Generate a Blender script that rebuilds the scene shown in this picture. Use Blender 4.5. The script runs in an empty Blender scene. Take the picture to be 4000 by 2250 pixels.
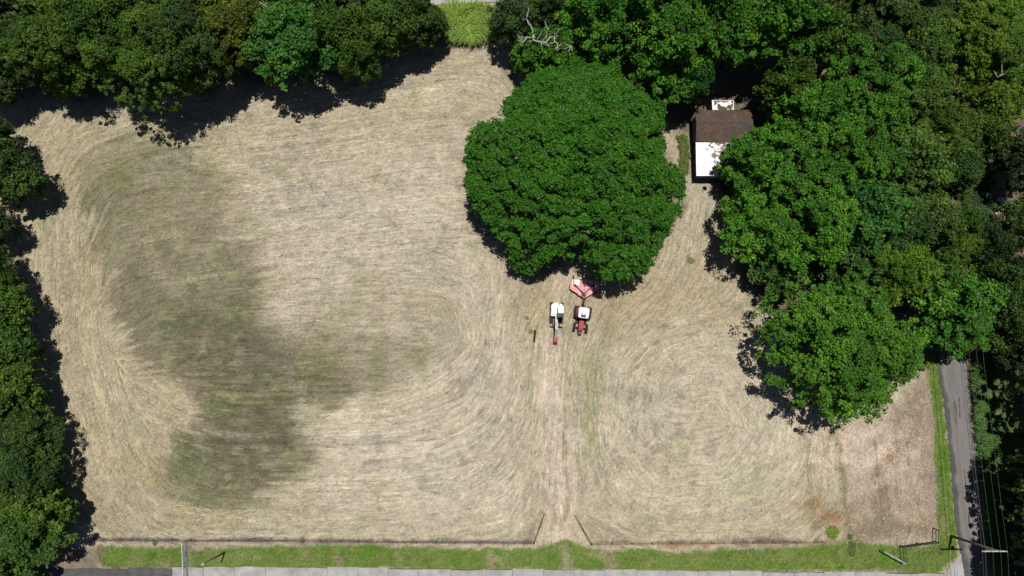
import bpy, math, random
import numpy as np
from mathutils import Vector

# ------------------------------------------------------------------ camera, sky, sun, exposure
scene = bpy.context.scene
C = scene.collection
FPX, PITCH, CAMH = 2773.0, math.radians(8.6), 83.0        # focal length in photo pixels (4000 wide)
cam_d = bpy.data.cameras.new('camera'); cam = bpy.data.objects.new('camera', cam_d); C.objects.link(cam)
cam_d.sensor_width = 36.0; cam_d.lens = 36.0 * FPX / 4000.0
cam_d.clip_start = 0.5; cam_d.clip_end = 8000.0
cam.location = (0, 0, CAMH); cam.rotation_euler = (PITCH, 0, 0)
scene.camera = cam

SUN_EL, SUN_AZ = math.radians(79.5), math.radians(15.0)    # azimuth clockwise from +Y (top of the picture)
world = bpy.data.worlds.new('World'); scene.world = world; world.use_nodes = True
wn = world.node_tree; wn.nodes.clear()
wo = wn.nodes.new('ShaderNodeOutputWorld'); wb = wn.nodes.new('ShaderNodeBackground'); ws = wn.nodes.new('ShaderNodeTexSky')
ws.sky_type = 'NISHITA'; ws.sun_disc = False; ws.sun_elevation = SUN_EL; ws.sun_rotation = SUN_AZ; ws.air_density = 0.7; ws.dust_density = 0.5
wb.inputs['Strength'].default_value = 0.05
wn.links.new(ws.outputs[0], wb.inputs[0]); wn.links.new(wb.outputs[0], wo.inputs[0])
sun_d = bpy.data.lights.new('sun', 'SUN'); sun_d.energy = 5.0; sun_d.angle = math.radians(0.53); sun_d.color = (1.0, 0.965, 0.91)
sun = bpy.data.objects.new('sun', sun_d); C.objects.link(sun); sun.location = (0, 0, 150)
sdir = Vector((math.sin(SUN_AZ) * math.cos(SUN_EL), math.cos(SUN_AZ) * math.cos(SUN_EL), math.sin(SUN_EL)))
sun.rotation_euler = sdir.to_track_quat('Z', 'Y').to_euler()
scene.view_settings.view_transform = 'Standard'; scene.view_settings.look = 'None'
scene.view_settings.exposure = 0.0; scene.view_settings.gamma = 1.0; scene.view_settings.use_curve_mapping = False
scene.render.engine = 'CYCLES'
scene.cycles.max_bounces = 4; scene.cycles.diffuse_bounces = 1; scene.cycles.glossy_bounces = 2
scene.cycles.transmission_bounces = 3; scene.cycles.transparent_max_bounces = 4

# ------------------------------------------------------------------ survey: photo pixel + height -> place
cP, sP = math.cos(PITCH), math.sin(PITCH)
def W(px, py, h=0.0):
    dx = (px - 2000.0) / FPX; dy = -(py - 1125.0) / FPX
    y1 = dy * cP + sP; z1 = dy * sP - cP
    t = (h - CAMH) / z1
    return Vector((dx * t, y1 * t, h))
VS = 4000.0 / 2576.0
def V(vx, vy, h=0.0): return W(vx * VS, vy * VS, h)
def to_v(x, y, z=0.0):                                        # ground place -> survey sheet (2576 wide)
    zz = z - CAMH
    yc = y * cP + zz * sP; zc = -y * sP + zz * cP
    return (2000.0 + FPX * x / -zc) / VS, (1125.0 - FPX * yc / -zc) / VS

# ------------------------------------------------------------------ noise
def vnoise(x, y, seed):
    r = np.random.RandomState(seed); T = r.rand(256, 256)
    xi = np.floor(x).astype(int); yi = np.floor(y).astype(int); fx = x - xi; fy = y - yi
    fx = fx * fx * (3 - 2 * fx); fy = fy * fy * (3 - 2 * fy)
    a = T[yi % 256, xi % 256]; b = T[yi % 256, (xi + 1) % 256]; c = T[(yi + 1) % 256, xi % 256]; d = T[(yi + 1) % 256, (xi + 1) % 256]
    return (a * (1 - fx) + b * fx) * (1 - fy) + (c * (1 - fx) + d * fx) * fy
def fbm(x, y, s, seed, o=4):
    v = 0; w = 0.0; a = 1.0
    for k in range(o):
        v = v + a * vnoise(x / s + 17.3 * k, y / s - 9.1 * k, seed + k); w += a; a *= 0.55; s *= 0.5
    return v / w
def sstep(a, b, x):
    t = np.clip((x - a) / (b - a), 0, 1); return t * t * (3 - 2 * t)
def poly_sd(x, y, P):                                         # signed distance, positive inside
    P = np.array(P, float); n = len(P); ins = np.zeros(x.shape, bool); d2 = np.full(x.shape, 1e18)
    for i in range(n):
        ax, ay = P[i]; bx, by = P[(i + 1) % n]
        ex, ey = bx - ax, by - ay
        t = np.clip(((x - ax) * ex + (y - ay) * ey) / (ex * ex + ey * ey), 0, 1)
        d2 = np.minimum(d2, (x - ax - t * ex) ** 2 + (y - ay - t * ey) ** 2)
        if ay != by:
            c = ((ay > y) != (by > y)) & (x < ex * (y - ay) / (by - ay) + ax); ins ^= c
    return np.where(ins, 1, -1) * np.sqrt(d2)
def line_d(x, y, P):
    d2 = np.full(x.shape, 1e18)
    for (ax, ay), (bx, by) in zip(P[:-1], P[1:]):
        ex, ey = bx - ax, by - ay
        t = np.clip(((x - ax) * ex + (y - ay) * ey) / (ex * ex + ey * ey), 0, 1)
        d2 = np.minimum(d2, (x - ax - t * ex) ** 2 + (y - ay - t * ey) ** 2)
    return np.sqrt(d2)

# ------------------------------------------------------------------ mesh helpers
def quick_mesh(name, v, f, point_col=None, smooth=False):
    """v (n,3), f (m,k) arrays of one face size"""
    v = np.asarray(v, np.float32); f = np.asarray(f, np.int32); m, k = f.shape
    me = bpy.data.meshes.new(name)
    me.vertices.add(len(v)); me.vertices.foreach_set('co', v.ravel())
    me.loops.add(m * k); me.loops.foreach_set('vertex_index', f.ravel())
    me.polygons.add(m)
    me.polygons.foreach_set('loop_start', np.arange(0, m * k, k, dtype=np.int32))
    me.polygons.foreach_set('loop_total', np.full(m, k, np.int32))
    me.polygons.foreach_set('use_smooth', np.full(m, smooth, bool))
    if point_col is not None:
        a = me.color_attributes.new('Col', 'FLOAT_COLOR', 'POINT')
        c = np.ones((len(v), 4), np.float32); c[:, :3] = point_col
        a.data.foreach_set('color', c.ravel())
    me.update(calc_edges=True)
    return me
def link(name, me, mat=None, parent=None, loc=None, rot=None):
    o = bpy.data.objects.new(name, me); C.objects.link(o)
    if mat is not None and me is not None and len(me.materials) == 0: me.materials.append(mat)
    if parent is not None: o.parent = parent
    if loc is not None: o.location = loc
    if rot is not None: o.rotation_euler = rot
    return o
def tag(o, label=None, cat=None, group=None, kind=None):
    if label: o['label'] = label
    if cat: o['category'] = cat
    if group: o['group'] = group
    if kind: o['kind'] = kind
    return o
def empty(name, loc, rz=0.0, label=None, cat=None, group=None):
    o = bpy.data.objects.new(name, None); C.objects.link(o); o.location = loc; o.rotation_euler = (0, 0, rz)
    o.empty_display_size = 0.3
    return tag(o, label, cat, group)
class MB:
    def __init__(s): s.v = []; s.f = []
    def add(s, vs, fs):
        b = len(s.v); s.v += [tuple(p) for p in vs]; s.f += [tuple(i + b for i in q) for q in fs]; return s
    def box(s, c, d, rz=0.0, taper=1.0):
        hx, hy, hz = d[0] / 2, d[1] / 2, d[2] / 2; vs = []
        for z, k in ((-hz, 1.0), (hz, taper)):
            for x, y in ((-hx, -hy), (hx, -hy), (hx, hy), (-hx, hy)):
                x2, y2 = x * k, y * k
                vs.append((c[0] + x2 * math.cos(rz) - y2 * math.sin(rz), c[1] + x2 * math.sin(rz) + y2 * math.cos(rz), c[2] + z))
        return s.add(vs, [(3, 2, 1, 0), (4, 5, 6, 7), (0, 1, 5, 4), (1, 2, 6, 5), (2, 3, 7, 6), (3, 0, 4, 7)])
    def prism(s, poly, z0, z1, top=None):
        n = len(poly); top = top or poly
        vs = [(x, y, z0) for x, y in poly] + [(x, y, z1) for x, y in top]
        return s.add(vs, [tuple(range(n - 1, -1, -1)), tuple(range(n, 2 * n))] + [(i, (i + 1) % n, n + (i + 1) % n, n + i) for i in range(n)])
    def profile_x(s, poly, x0, x1):                            # (y,z) outline swept along x
        n = len(poly); vs = [(x0, y, z) for y, z in poly] + [(x1, y, z) for y, z in poly]
        return s.add(vs, [tuple(range(n)), tuple(range(2 * n - 1, n - 1, -1))] + [(i, n + i, n + (i + 1) % n, (i + 1) % n) for i in range(n)])
    def tube(s, pts, r, n=6, cap=True):
        pts = [Vector(p) for p in pts]; rs = r if isinstance(r, (list, tuple)) else [r] * len(pts)
        b = len(s.v); prev = None
        for i, p in enumerate(pts):
            t = (pts[min(i + 1, len(pts) - 1)] - pts[max(i - 1, 0)]).normalized()
            if prev is None:
                prev = t.orthogonal().normalized()
            u = (prev - t * prev.dot(t)).normalized(); prev = u; w = t.cross(u)
            for k in range(n):
                a = 2 * math.pi * k / n
                s.v.append(tuple(p + (u * math.cos(a) + w * math.sin(a)) * rs[i]))
        for i in range(len(pts) - 1):
            for k in range(n):
                a = b + i * n + k; c = b + i * n + (k + 1) % n
                s.f.append((a, c, c + n, a + n))
        if cap:
            s.f.append(tuple(b + k for k in range(n - 1, -1, -1))); e = b + (len(pts) - 1) * n
            s.f.append(tuple(e + k for k in range(n)))
        return s
    def mesh(s, name, smooth=False):
        me = bpy.data.meshes.new(name); me.from_pydata(s.v, [], s.f); me.update()
        if smooth:
            me.polygons.foreach_set('use_smooth', np.ones(len(me.polygons), bool))
        return me
    def build(s, name, mat, parent=None, smooth=False, bevel=0.0, loc=None, rot=None):
        o = link(name, s.mesh(name, smooth), mat, parent, loc, rot)
        if bevel:
            m = o.modifiers.new('bevel', 'BEVEL'); m.width = bevel; m.segments = 2; m.limit_method = 'ANGLE'
        return o

# ------------------------------------------------------------------ materials
def new_mat(name):
    m = bpy.data.materials.new(name); m.use_nodes = True; nt = m.node_tree; nt.nodes.clear()
    out = nt.nodes.new('ShaderNodeOutputMaterial'); b = nt.nodes.new('ShaderNodeBsdfPrincipled')
    nt.links.new(b.outputs[0], out.inputs[0]); return m, nt, b, out
def noise_node(nt, scale, detail=4, rough=0.6, vec=None):
    n = nt.nodes.new('ShaderNodeTexNoise'); n.inputs['Scale'].default_value = scale
    n.inputs['Detail'].default_value = detail; n.inputs['Roughness'].default_value = rough
    if vec is not None: nt.links.new(vec, n.inputs['Vector'])
    return n
def ramp_node(nt, stops, fac):
    r = nt.nodes.new('ShaderNodeValToRGB'); e = r.color_ramp.elements
    while len(e) < len(stops): e.new(0.5)
    for k, (p, c) in enumerate(stops):
        e[k].position = p; e[k].color = (*c, 1.0) if len(c) == 3 else c
    nt.links.new(fac, r.inputs[0]); return r
def mix_col(nt, mode, fac, a, b):
    n = nt.nodes.new('ShaderNodeMix'); n.data_type = 'RGBA'; n.blend_type = mode
    for sock, val in ((n.inputs[0], fac), (n.inputs[6], a), (n.inputs[7], b)):
        if hasattr(val, 'is_output'): nt.links.new(val, sock)
        elif isinstance(val, (int, float)): sock.default_value = val
        else: sock.default_value = (*val, 1.0)
    return n.outputs[2]
def worn(name, c1, c2, rough=0.6, scale=3.0, metallic=0.0, c3=None, spec=0.4, bump=0.0):
    m, nt, b, out = new_mat(name)
    tc = nt.nodes.new('ShaderNodeTexCoord')
    n = noise_node(nt, scale, 6, 0.65, tc.outputs['Object'])
    stops = [(0.35, c1), (0.65, c2)] + ([(0.78, c3)] if c3 else [])
    r = ramp_node(nt, stops, n.outputs['Fac']); nt.links.new(r.outputs[0], b.inputs['Base Color'])
    b.inputs['Roughness'].default_value = rough; b.inputs['Metallic'].default_value = metallic
    b.inputs['Specular IOR Level'].default_value = spec
    if bump:
        bp = nt.nodes.new('ShaderNodeBump'); bp.inputs['Strength'].default_value = bump
        nt.links.new(n.outputs['Fac'], bp.inputs['Height']); nt.links.new(bp.outputs[0], b.inputs['Normal'])
    return m
def col_attr_mat(name, rough=0.9, fine=9.0, amount=0.35, bump=0.25, translucent=0.0):
    m, nt, b, out = new_mat(name)
    a = nt.nodes.new('ShaderNodeVertexColor'); a.layer_name = 'Col'
    col = a.outputs[0]
    if amount:
        g = nt.nodes.new('ShaderNodeNewGeometry')
        n = noise_node(nt, fine, 5, 0.75, g.outputs['Position'])
        lo, hi = 1 - amount, 1 + amount
        r = nt.nodes.new('ShaderNodeMapRange'); r.inputs['From Min'].default_value = 0.28; r.inputs['From Max'].default_value = 0.72
        r.inputs['To Min'].default_value = lo; r.inputs['To Max'].default_value = hi; nt.links.new(n.outputs['Fac'], r.inputs['Value'])
        cb = nt.nodes.new('ShaderNodeCombineColor')
        for k in range(3): nt.links.new(r.outputs[0], cb.inputs[k])
        col = mix_col(nt, 'MULTIPLY', 1.0, col, cb.outputs[0])
        if bump:
            bp = nt.nodes.new('ShaderNodeBump'); bp.inputs['Strength'].default_value = bump; bp.inputs['Distance'].default_value = 0.08
            nt.links.new(n.outputs['Fac'], bp.inputs['Height']); nt.links.new(bp.outputs[0], b.inputs['Normal'])
    nt.links.new(col, b.inputs['Base Color']); b.inputs['Roughness'].default_value = rough
    b.inputs['Specular IOR Level'].default_value = 0.15
    return m
M = {}
M['ground'] = col_attr_mat('mown_ground', 0.95, 11.0, 0.50, 0.45)
M['blades'] = col_attr_mat('cut_blades', 0.8, 9.0, 0.0, 0.0)
M['concrete'] = worn('weathered_concrete', (0.23, 0.22, 0.21), (0.35, 0.34, 0.33), 0.85, 0.8, 0, (0.42, 0.41, 0.40), 0.2, 0.1)
M['dark_concrete'] = worn('stained_concrete', (0.055, 0.055, 0.058), (0.09, 0.088, 0.085), 0.85, 1.1, 0, (0.12, 0.115, 0.11), 0.2, 0.1)
M['kerb_concrete'] = worn('kerb_concrete', (0.15, 0.14, 0.13), (0.22, 0.21, 0.19), 0.9, 1.0, 0, None, 0.2)
M['red_paint'] = worn('faded_red_paint', (0.28, 0.010, 0.020), (0.36, 0.018, 0.028), 0.6, 4.0, 0, (0.30, 0.05, 0.05), 0.5)
M['deck_paint'] = worn('red_deck_with_glare', (0.50, 0.18, 0.18), (0.62, 0.31, 0.31), 0.6, 1.2, 0, (0.68, 0.45, 0.45), 0.3)  # red deck paint, with pink sun glare mixed into its colour
M['pale_deck'] = worn('pale_deck_glare', (0.60, 0.46, 0.46), (0.76, 0.66, 0.66), 0.6, 2.0, 0, None, 0.5)  # white-pink sun glare on the deck, put into the colour
M['white_paint'] = worn('white_machine_paint', (0.60, 0.60, 0.58), (0.70, 0.70, 0.69), 0.55, 3.0, 0, None, 0.5)
M['rubber'] = worn('dusty_rubber', (0.018, 0.018, 0.018), (0.04, 0.038, 0.034), 0.85, 6.0)
M['black_metal'] = worn('black_metal', (0.012, 0.012, 0.013), (0.03, 0.028, 0.028), 0.55, 6.0)
M['grey_metal'] = worn('greasy_steel', (0.12, 0.12, 0.12), (0.25, 0.25, 0.25), 0.45, 6.0, 0.6)
M['galvanised'] = worn('galvanised_steel', (0.30, 0.32, 0.33), (0.45, 0.47, 0.48), 0.45, 4.0, 0.5)
M['rust'] = worn('rusty_iron', (0.06, 0.03, 0.02), (0.13, 0.06, 0.035), 0.85, 6.0)
M['tinted'] = worn('tinted_panel', (0.045, 0.05, 0.06), (0.06, 0.066, 0.078), 0.65, 3.0, 0, None, 0.15)
M['glass'] = worn('dark_glass', (0.02, 0.03, 0.04), (0.03, 0.04, 0.05), 0.12, 2.0)
M['lamp'] = worn('lamp_lens', (0.6, 0.6, 0.58), (0.7, 0.7, 0.68), 0.15, 2.0)
M['bark'] = worn('grey_bark', (0.06, 0.05, 0.042), (0.13, 0.11, 0.09), 0.95, 5.0, 0, (0.18, 0.16, 0.13), 0.1)
M['pale_bark'] = worn('pale_bare_wood', (0.30, 0.27, 0.24), (0.48, 0.45, 0.42), 0.9, 5.0, 0, None, 0.1)
M['timber'] = worn('weathered_timber', (0.05, 0.04, 0.034), (0.12, 0.10, 0.085), 0.95, 5.0)
M['char'] = worn('charred_timber', (0.01, 0.009, 0.008), (0.025, 0.022, 0.02), 0.95, 5.0)
M['wall'] = worn('shed_boards', (0.10, 0.08, 0.07), (0.18, 0.15, 0.13), 0.9, 2.0)
M['cable'] = worn('cable', (0.02, 0.02, 0.022), (0.04, 0.04, 0.042), 0.5, 1.0)
M['wire'] = worn('bright_wire', (0.14, 0.145, 0.15), (0.20, 0.205, 0.21), 0.5, 1.0, 0.3)
M['stone'] = worn('pale_stone', (0.30, 0.31, 0.33), (0.48, 0.49, 0.52), 0.8, 2.0)
# rusty brown sheet roof, flaking white roof
def roof_mat(name, a, b_, c, sc):
    m, nt, b, out = new_mat(name)
    g = nt.nodes.new('ShaderNodeNewGeometry')
    n1 = noise_node(nt, sc, 7, 0.7, g.outputs['Position']); n2 = noise_node(nt, sc * 7, 4, 0.7, g.outputs['Position'])
    r = ramp_node(nt, [(0.36, a), (0.56, b_), (0.68, c)], n1.outputs['Fac'])
    r2 = ramp_node(nt, [(0.35, (0.55, 0.55, 0.55)), (0.65, (1.25, 1.2, 1.15))], n2.outputs['Fac'])
    col = mix_col(nt, 'MULTIPLY', 1.0, r.outputs[0], r2.outputs[0])
    nt.links.new(col, b.inputs['Base Color']); b.inputs['Roughness'].default_value = 0.8; b.inputs['Specular IOR Level'].default_value = 0.2
    return m
M['ridge'] = worn('weathered_ridge', (0.045, 0.045, 0.05), (0.075, 0.075, 0.08), 0.8, 3.0, 0, None, 0.2)
M['brown_roof'] = roof_mat('rusted_brown_roof', (0.055, 0.050, 0.050), (0.098, 0.064, 0.048), (0.15, 0.082, 0.05), 0.9)
def flake_mat(name, bias_dir, bias):
    m, nt, b, out = new_mat(name)
    g = nt.nodes.new('ShaderNodeNewGeometry'); tc = nt.nodes.new('ShaderNodeTexCoord')
    n1 = noise_node(nt, 1.9, 9, 0.72, g.outputs['Position'])
    sx = nt.nodes.new('ShaderNodeSeparateXYZ'); nt.links.new(g.outputs['Position'], sx.inputs[0])
    mr = nt.nodes.new('ShaderNodeMapRange')
    mr.inputs['From Min'].default_value = bias_dir[0]; mr.inputs['From Max'].default_value = bias_dir[1]
    mr.inputs['To Min'].default_value = -bias; mr.inputs['To Max'].default_value = bias; nt.links.new(sx.outputs[0], mr.inputs['Value'])
    ad = nt.nodes.new('ShaderNodeMath'); ad.operation = 'ADD'; nt.links.new(n1.outputs['Fac'], ad.inputs[0]); nt.links.new(mr.outputs[0], ad.inputs[1])
    r = ramp_node(nt, [(0.53, (0.78, 0.77, 0.78)), (0.57, (0.13, 0.07, 0.06))], ad.outputs[0])
    nt.links.new(r.outputs[0], b.inputs['Base Color']); b.inputs['Roughness'].default_value = 0.55
    return m
# leaves: a per-leaf tint times the colour of the species (object colour)
def leaf_mat():
    m, nt, b, out = new_mat('leaves')
    a = nt.nodes.new('ShaderNodeVertexColor'); a.layer_name = 'Col'
    oi = nt.nodes.new('ShaderNodeObjectInfo')
    col = mix_col(nt, 'MULTIPLY', 1.0, a.outputs[0], oi.outputs['Color'])
    nt.links.new(col, b.inputs['Base Color']); b.inputs['Roughness'].default_value = 0.55; b.inputs['Specular IOR Level'].default_value = 0.22
    t = nt.nodes.new('ShaderNodeBsdfTranslucent'); col2 = mix_col(nt, 'MULTIPLY', 1.0, col, (1.2, 1.3, 0.5)); nt.links.new(col2, t.inputs[0])
    mx = nt.nodes.new('ShaderNodeMixShader'); mx.inputs[0].default_value = 0.22
    nt.links.new(b.outputs[0], mx.inputs[1]); nt.links.new(t.outputs[0], mx.inputs[2]); nt.links.new(mx.outputs[0], out.inputs[0])
    return m
M['leaf'] = leaf_mat()

# ------------------------------------------------------------------ mowing direction and ground colours (survey sheet)
# (sheet x, sheet y, direction in degrees, 0 = to the right, 90 = up the picture)
FLOW = [(420,290,5),(650,290,8),(900,260,12),(1080,190,14),(1180,150,4),(1260,170,-35),(1310,230,-60),(1290,300,-50),(1200,250,-12),
 (250,330,20),(170,380,60),(120,330,55),(110,480,92),(150,600,-80),(220,470,62),(205,540,85),(290,420,10),(450,420,3),(650,420,8),(900,420,9),
 (1100,420,8),(450,520,6),(700,540,8),(950,540,9),(1120,560,5),(250,600,70),(330,590,12),(500,620,8),(750,640,9),(1000,640,6),(1140,680,-30),
 (240,700,-78),(300,720,38),(380,680,9),(600,730,8),(850,740,7),(1060,720,-5),(1180,800,-70),(1150,900,50),(1060,840,-8),(350,800,22),(480,780,4),
 (700,830,3),(900,840,0),(210,850,-75),(280,960,-72),(360,900,16),(450,900,6),(650,920,1),(850,930,0),(1050,930,10),(1130,970,35),
 (330,1100,-66),(260,1100,-76),(420,1010,-30),(520,1000,-5),(700,1040,0),(900,1040,2),(1100,1020,14),(1220,980,60),(1250,900,80),(1240,780,90),
 (400,1200,-50),(480,1130,-18),(620,1150,-3),(850,1130,0),(1050,1130,4),(1200,1110,25),(1290,1060,62),(1330,950,82),(300,1280,-50),(450,1270,-10),
 (650,1270,0),(900,1260,0),(1100,1250,3),(1230,1220,28),(1310,1150,60),(1340,1250,70),(900,1340,0),(1200,1330,8),(600,1340,0),
 (1390,900,88),(1390,1050,89),(1400,1200,90),(1410,1330,90),(1450,1000,92),(1460,1200,-85),(1500,860,70),(1530,960,80),(1500,1090,-85),(1540,1190,-60),
 (1620,1260,-25),(1740,1290,0),(1880,1270,18),(1970,1190,50),(1990,1090,80),(1960,1000,110),(1880,900,140),(1780,840,10),(1650,830,25),(1590,900,50),
 (1600,1020,80),(1620,1120,-60),(1740,1190,0),(1860,1130,50),(1860,1010,110),(1750,960,10),(1740,1070,0),(1500,1320,-35),(1650,1340,-5),(1900,1340,5),
 (2080,1200,85),(2060,1330,40),(2200,1180,-30),(2250,1290,85),(2320,1150,92),(1720,640,70),(1700,740,60),(1740,560,80),(1600,760,40),(1480,760,60),(1340,760,60),(2180,1100,150),(2290,1040,120)]
FLOW = np.array(FLOW, float)
def flow_angle(vx, vy):
    c = np.zeros_like(vx); s = np.zeros_like(vx); w = np.zeros_like(vx)
    for fx, fy, a in FLOW:
        k = 1.0 / ((vx - fx) ** 2 + (vy - fy) ** 2 + 900.0) ** 1.6
        a2 = math.radians(2 * a); c += k * math.cos(a2); s += k * math.sin(a2); w += k
    return 0.5 * np.arctan2(s, c)

STEP = 0.17
fx = np.arange(-61.0, 61.0, STEP); fy = np.arange(-21.0, 42.0, STEP)
def spread(a):                                                # grow the fine sheet out to the horizon
    g = np.array([0.6, 1.5, 3, 5, 8, 12, 20, 35, 60, 120, 300, 800, 2500])
    return np.concatenate([a[0] - g[::-1], a, a[-1] + g])
gx, gy = spread(fx), spread(fy)
X, Y = np.meshgrid(gx, gy); NY, NX = X.shape
VX, VY = to_v(X, Y)
bad = (np.abs(X) > 130) | (np.abs(Y) > 90)
VX = np.where(bad, np.sign(X) * 4000.0, VX); VY = np.where(bad, -np.sign(Y) * 3000.0, VY)
ANG = flow_angle(VX, VY)
# line integral convolution of noise along the mowing direction
def lic(src, ang, n, step):
    iy0, ix0 = np.mgrid[0:NY, 0:NX].astype(float); acc = src.copy(); cnt = 1.0
    for sgn in (1, -1):
        px, py = ix0.copy(), iy0.copy(); dx0 = np.cos(ang) * sgn; dy0 = np.sin(ang) * sgn
        for k in range(n):
            ix = np.clip(np.rint(px), 0, NX - 1).astype(int); iy = np.clip(np.rint(py), 0, NY - 1).astype(int)
            dx = np.cos(ang[iy, ix]); dy = np.sin(ang[iy, ix])
            fl = np.where(dx * dx0 + dy * dy0 < 0, -1, 1); dx0, dy0 = dx * fl, dy * fl
            px = px + dx0 * step; py = py + dy0 * step
            ix = np.clip(np.rint(px), 0, NX - 1).astype(int); iy = np.clip(np.rint(py), 0, NY - 1).astype(int)
            acc += src[iy, ix]; cnt += 1
    acc /= cnt
    return (acc - acc.mean()) / acc.std()
rng = np.random.RandomState(5)
white = rng.rand(NY, NX)
def blur(a, n):
    for ax in (0, 1):
        for _ in range(n): a = (np.roll(a, 1, ax) + 2 * a + np.roll(a, -1, ax)) / 4
    return a
L1 = lic(white, ANG, 4, 1.0)                                  # fine straw streaks
L2 = lic(blur(rng.rand(NY, NX), 2), ANG, 40, 1.0)               # swath edges
L3 = lic(blur(rng.rand(NY, NX), 40), ANG, 60, 1.3)              # broad bands
L4 = lic((rng.rand(NY, NX) > 0.992).astype(float), ANG, 42, 1.0); L5 = lic((rng.rand(NY, NX) > 0.992).astype(float), ANG, 14, 1.0)
SPK = (white - 0.5)
N_big = fbm(X, Y, 14.0, 11); N_mid = fbm(X, Y, 3.5, 21); N_sm = fbm(X, Y, 0.9, 31)

def arr(c): return np.array(c, float)
col = np.ones((NY, NX, 3)) * arr((0.315, 0.270, 0.182))
def lay(mask, c, k=1.0):
    global col
    m = np.clip(mask * k, 0, 1)[..., None]; col = col * (1 - m) + arr(c) * m
wob = (N_mid - 0.5) * 90 + (N_sm - 0.5) * 45
# pale grey-beige middle and the paler right field
lay(sstep(-60, 120, poly_sd(VX, VY, [(560,430),(1150,330),(1260,700),(1330,900),(1330,1320),(800,1330),(800,1050),(960,940),(680,830),(640,700)]) + wob), (0.372, 0.325, 0.240), 0.85)
lay(sstep(-60, 100, poly_sd(VX, VY, [(1470,880),(1800,780),(2000,900),(2060,1150),(1980,1320),(1560,1320),(1470,1100)]) + wob), (0.362, 0.316, 0.222), 0.9)
# tan left edge
lay(sstep(-60, 60, poly_sd(VX, VY, [(-200,280),(220,320),(180,560),(300,840),(420,960),(460,1130),(400,1300),(560,1345),(-200,1345)]) + wob), (0.290, 0.242, 0.156), 0.8)
# greener, damper stubble: a long tongue down the left middle
damp = poly_sd(VX, VY, [(200,400),(300,345),(470,365),(540,440),(560,560),(640,660),(646,735),(640,830),(720,860),(905,955),(890,985),(845,1000),(765,1020),(750,1070),(787,1140),(690,1215),(645,1275),(495,1268),(425,1222),(455,1100),(531,1043),(455,940),(345,902),(290,780),(262,640),(200,520)])
dn = damp + (N_mid - 0.5) * 50 + (N_sm - 0.5) * 46 + L2 * 17 + L4 * 6 + L1 * 4
dampm = sstep(-22, 22, dn) * (0.74 + 0.26 * sstep(600, 830, VY))
lay(dampm, (0.126, 0.116, 0.070), 0.94)
core = sstep(-50, 40, poly_sd(VX, VY, [(430,800),(640,760),(700,870),(900,955),(880,985),(760,1015),(740,1075),(780,1140),(680,1215),(560,1230),(500,1130),(570,1030),(470,930)]) + wob * .6)
lay(core, (0.098, 0.092, 0.052), 0.88)
green = sstep(0.50, 0.68, fbm(X, Y, 2.2, 77) + 0.10 * L2 + 0.03 * L1 + 0.05 * L3) * dampm
lay(green, (0.094, 0.106, 0.048), 0.6)
lay(dampm * sstep(0.55, 0.75, fbm(X, Y, 1.6, 70) - 0.09 * L2), (0.18, 0.155, 0.10), 0.35)
lay(dampm * sstep(0.9, 1.9, L2 + 2 * (N_sm - .5)), (0.22, 0.195, 0.115), 0.4)
soft = sstep(-140, 60, damp + wob) * (1 - dampm)
lay(soft * sstep(0.45, 0.62, fbm(X, Y, 4.0, 78) + 0.05 * L2), (0.20, 0.185, 0.085), 0.6)
mid2 = sstep(-30, 40, poly_sd(VX, VY, [(640,800),(820,840),(1040,838),(1120,880),(1060,935),(950,985),(850,1000),(700,900)]) + wob * .7 + L2 * 10)
lay(sstep(-60, 60, poly_sd(VX, VY, [(760,760),(1080,700),(1190,790),(1180,880),(760,860)]) + wob), (0.235, 0.205, 0.125), 0.55)
lay(mid2, (0.160, 0.140, 0.086), 0.62)
lay(sstep(-10, 60, poly_sd(VX, VY, [(220,380),(480,360),(520,480),(330,520),(230,520)]) + wob) * sstep(0.44, 0.6, fbm(X, Y, 1.8, 71) + 0.08 * L2), (0.115, 0.130, 0.048), 0.55)
lay(mid2 * sstep(0.52, 0.64, fbm(X, Y, 2.2, 79) + 0.05 * L2), (0.13, 0.145, 0.055), 0.5)
# scattered greener patches all over
lay(sstep(0.60, 0.74, fbm(X, Y, 2.0, 91) + 0.03 * L2), (0.225, 0.225, 0.115), 0.4)
lay(sstep(0.62, 0.76, fbm(X, Y, 1.5, 92) + 0.03 * L1), (0.20, 0.17, 0.13), 0.4)
lay(sstep(0.66, 0.76, fbm(X, Y, 0.8, 94, 3) + 0.035 * L2) * sstep(0.35, 0.6, fbm(X, Y, 6.0, 95)), (0.19, 0.16, 0.125), 0.45)
lay((1 - dampm) * (1 - mid2) * sstep(0.64, 0.78, fbm(X, Y, 5.0, 93)), (0.40, 0.345, 0.25), 0.5)
lay(np.exp(-(((VX - 1860) / 60) ** 2 + ((VY - 1235) / 40) ** 2)) * sstep(0.4, 0.6, N_sm), (0.24, 0.28, 0.145), 0.4)
lay(sstep(28, 4, np.abs(VX - 1490 - (1000 - VY) * 0.05) + (N_mid - 0.5) * 40) * sstep(840, 930, VY) * sstep(1210, 1100, VY), (0.225, 0.225, 0.105), 0.55)
lay(sstep(30, 5, np.abs(VX - 1560 + (VY - 760) * 0.35) + (N_mid - 0.5) * 50) * sstep(700, 760, VY) * sstep(900, 840, VY), (0.17, 0.185, 0.075), 0.6)
# machine track
td = np.abs(VX - (1392 + (VY - 900) * 0.03)) + (N_mid - 0.5) * 50
lay(sstep(56, 10, td) * sstep(790, 960, VY) * sstep(1420, 1330, VY), (0.425, 0.350, 0.262), 0.75)
lay(sstep(9, 2, np.abs(td - 22) + (N_sm - 0.5) * 18) * sstep(980, 1060, VY) * sstep(1380, 1330, VY), (0.27, 0.205, 0.14), 0.55)
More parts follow.
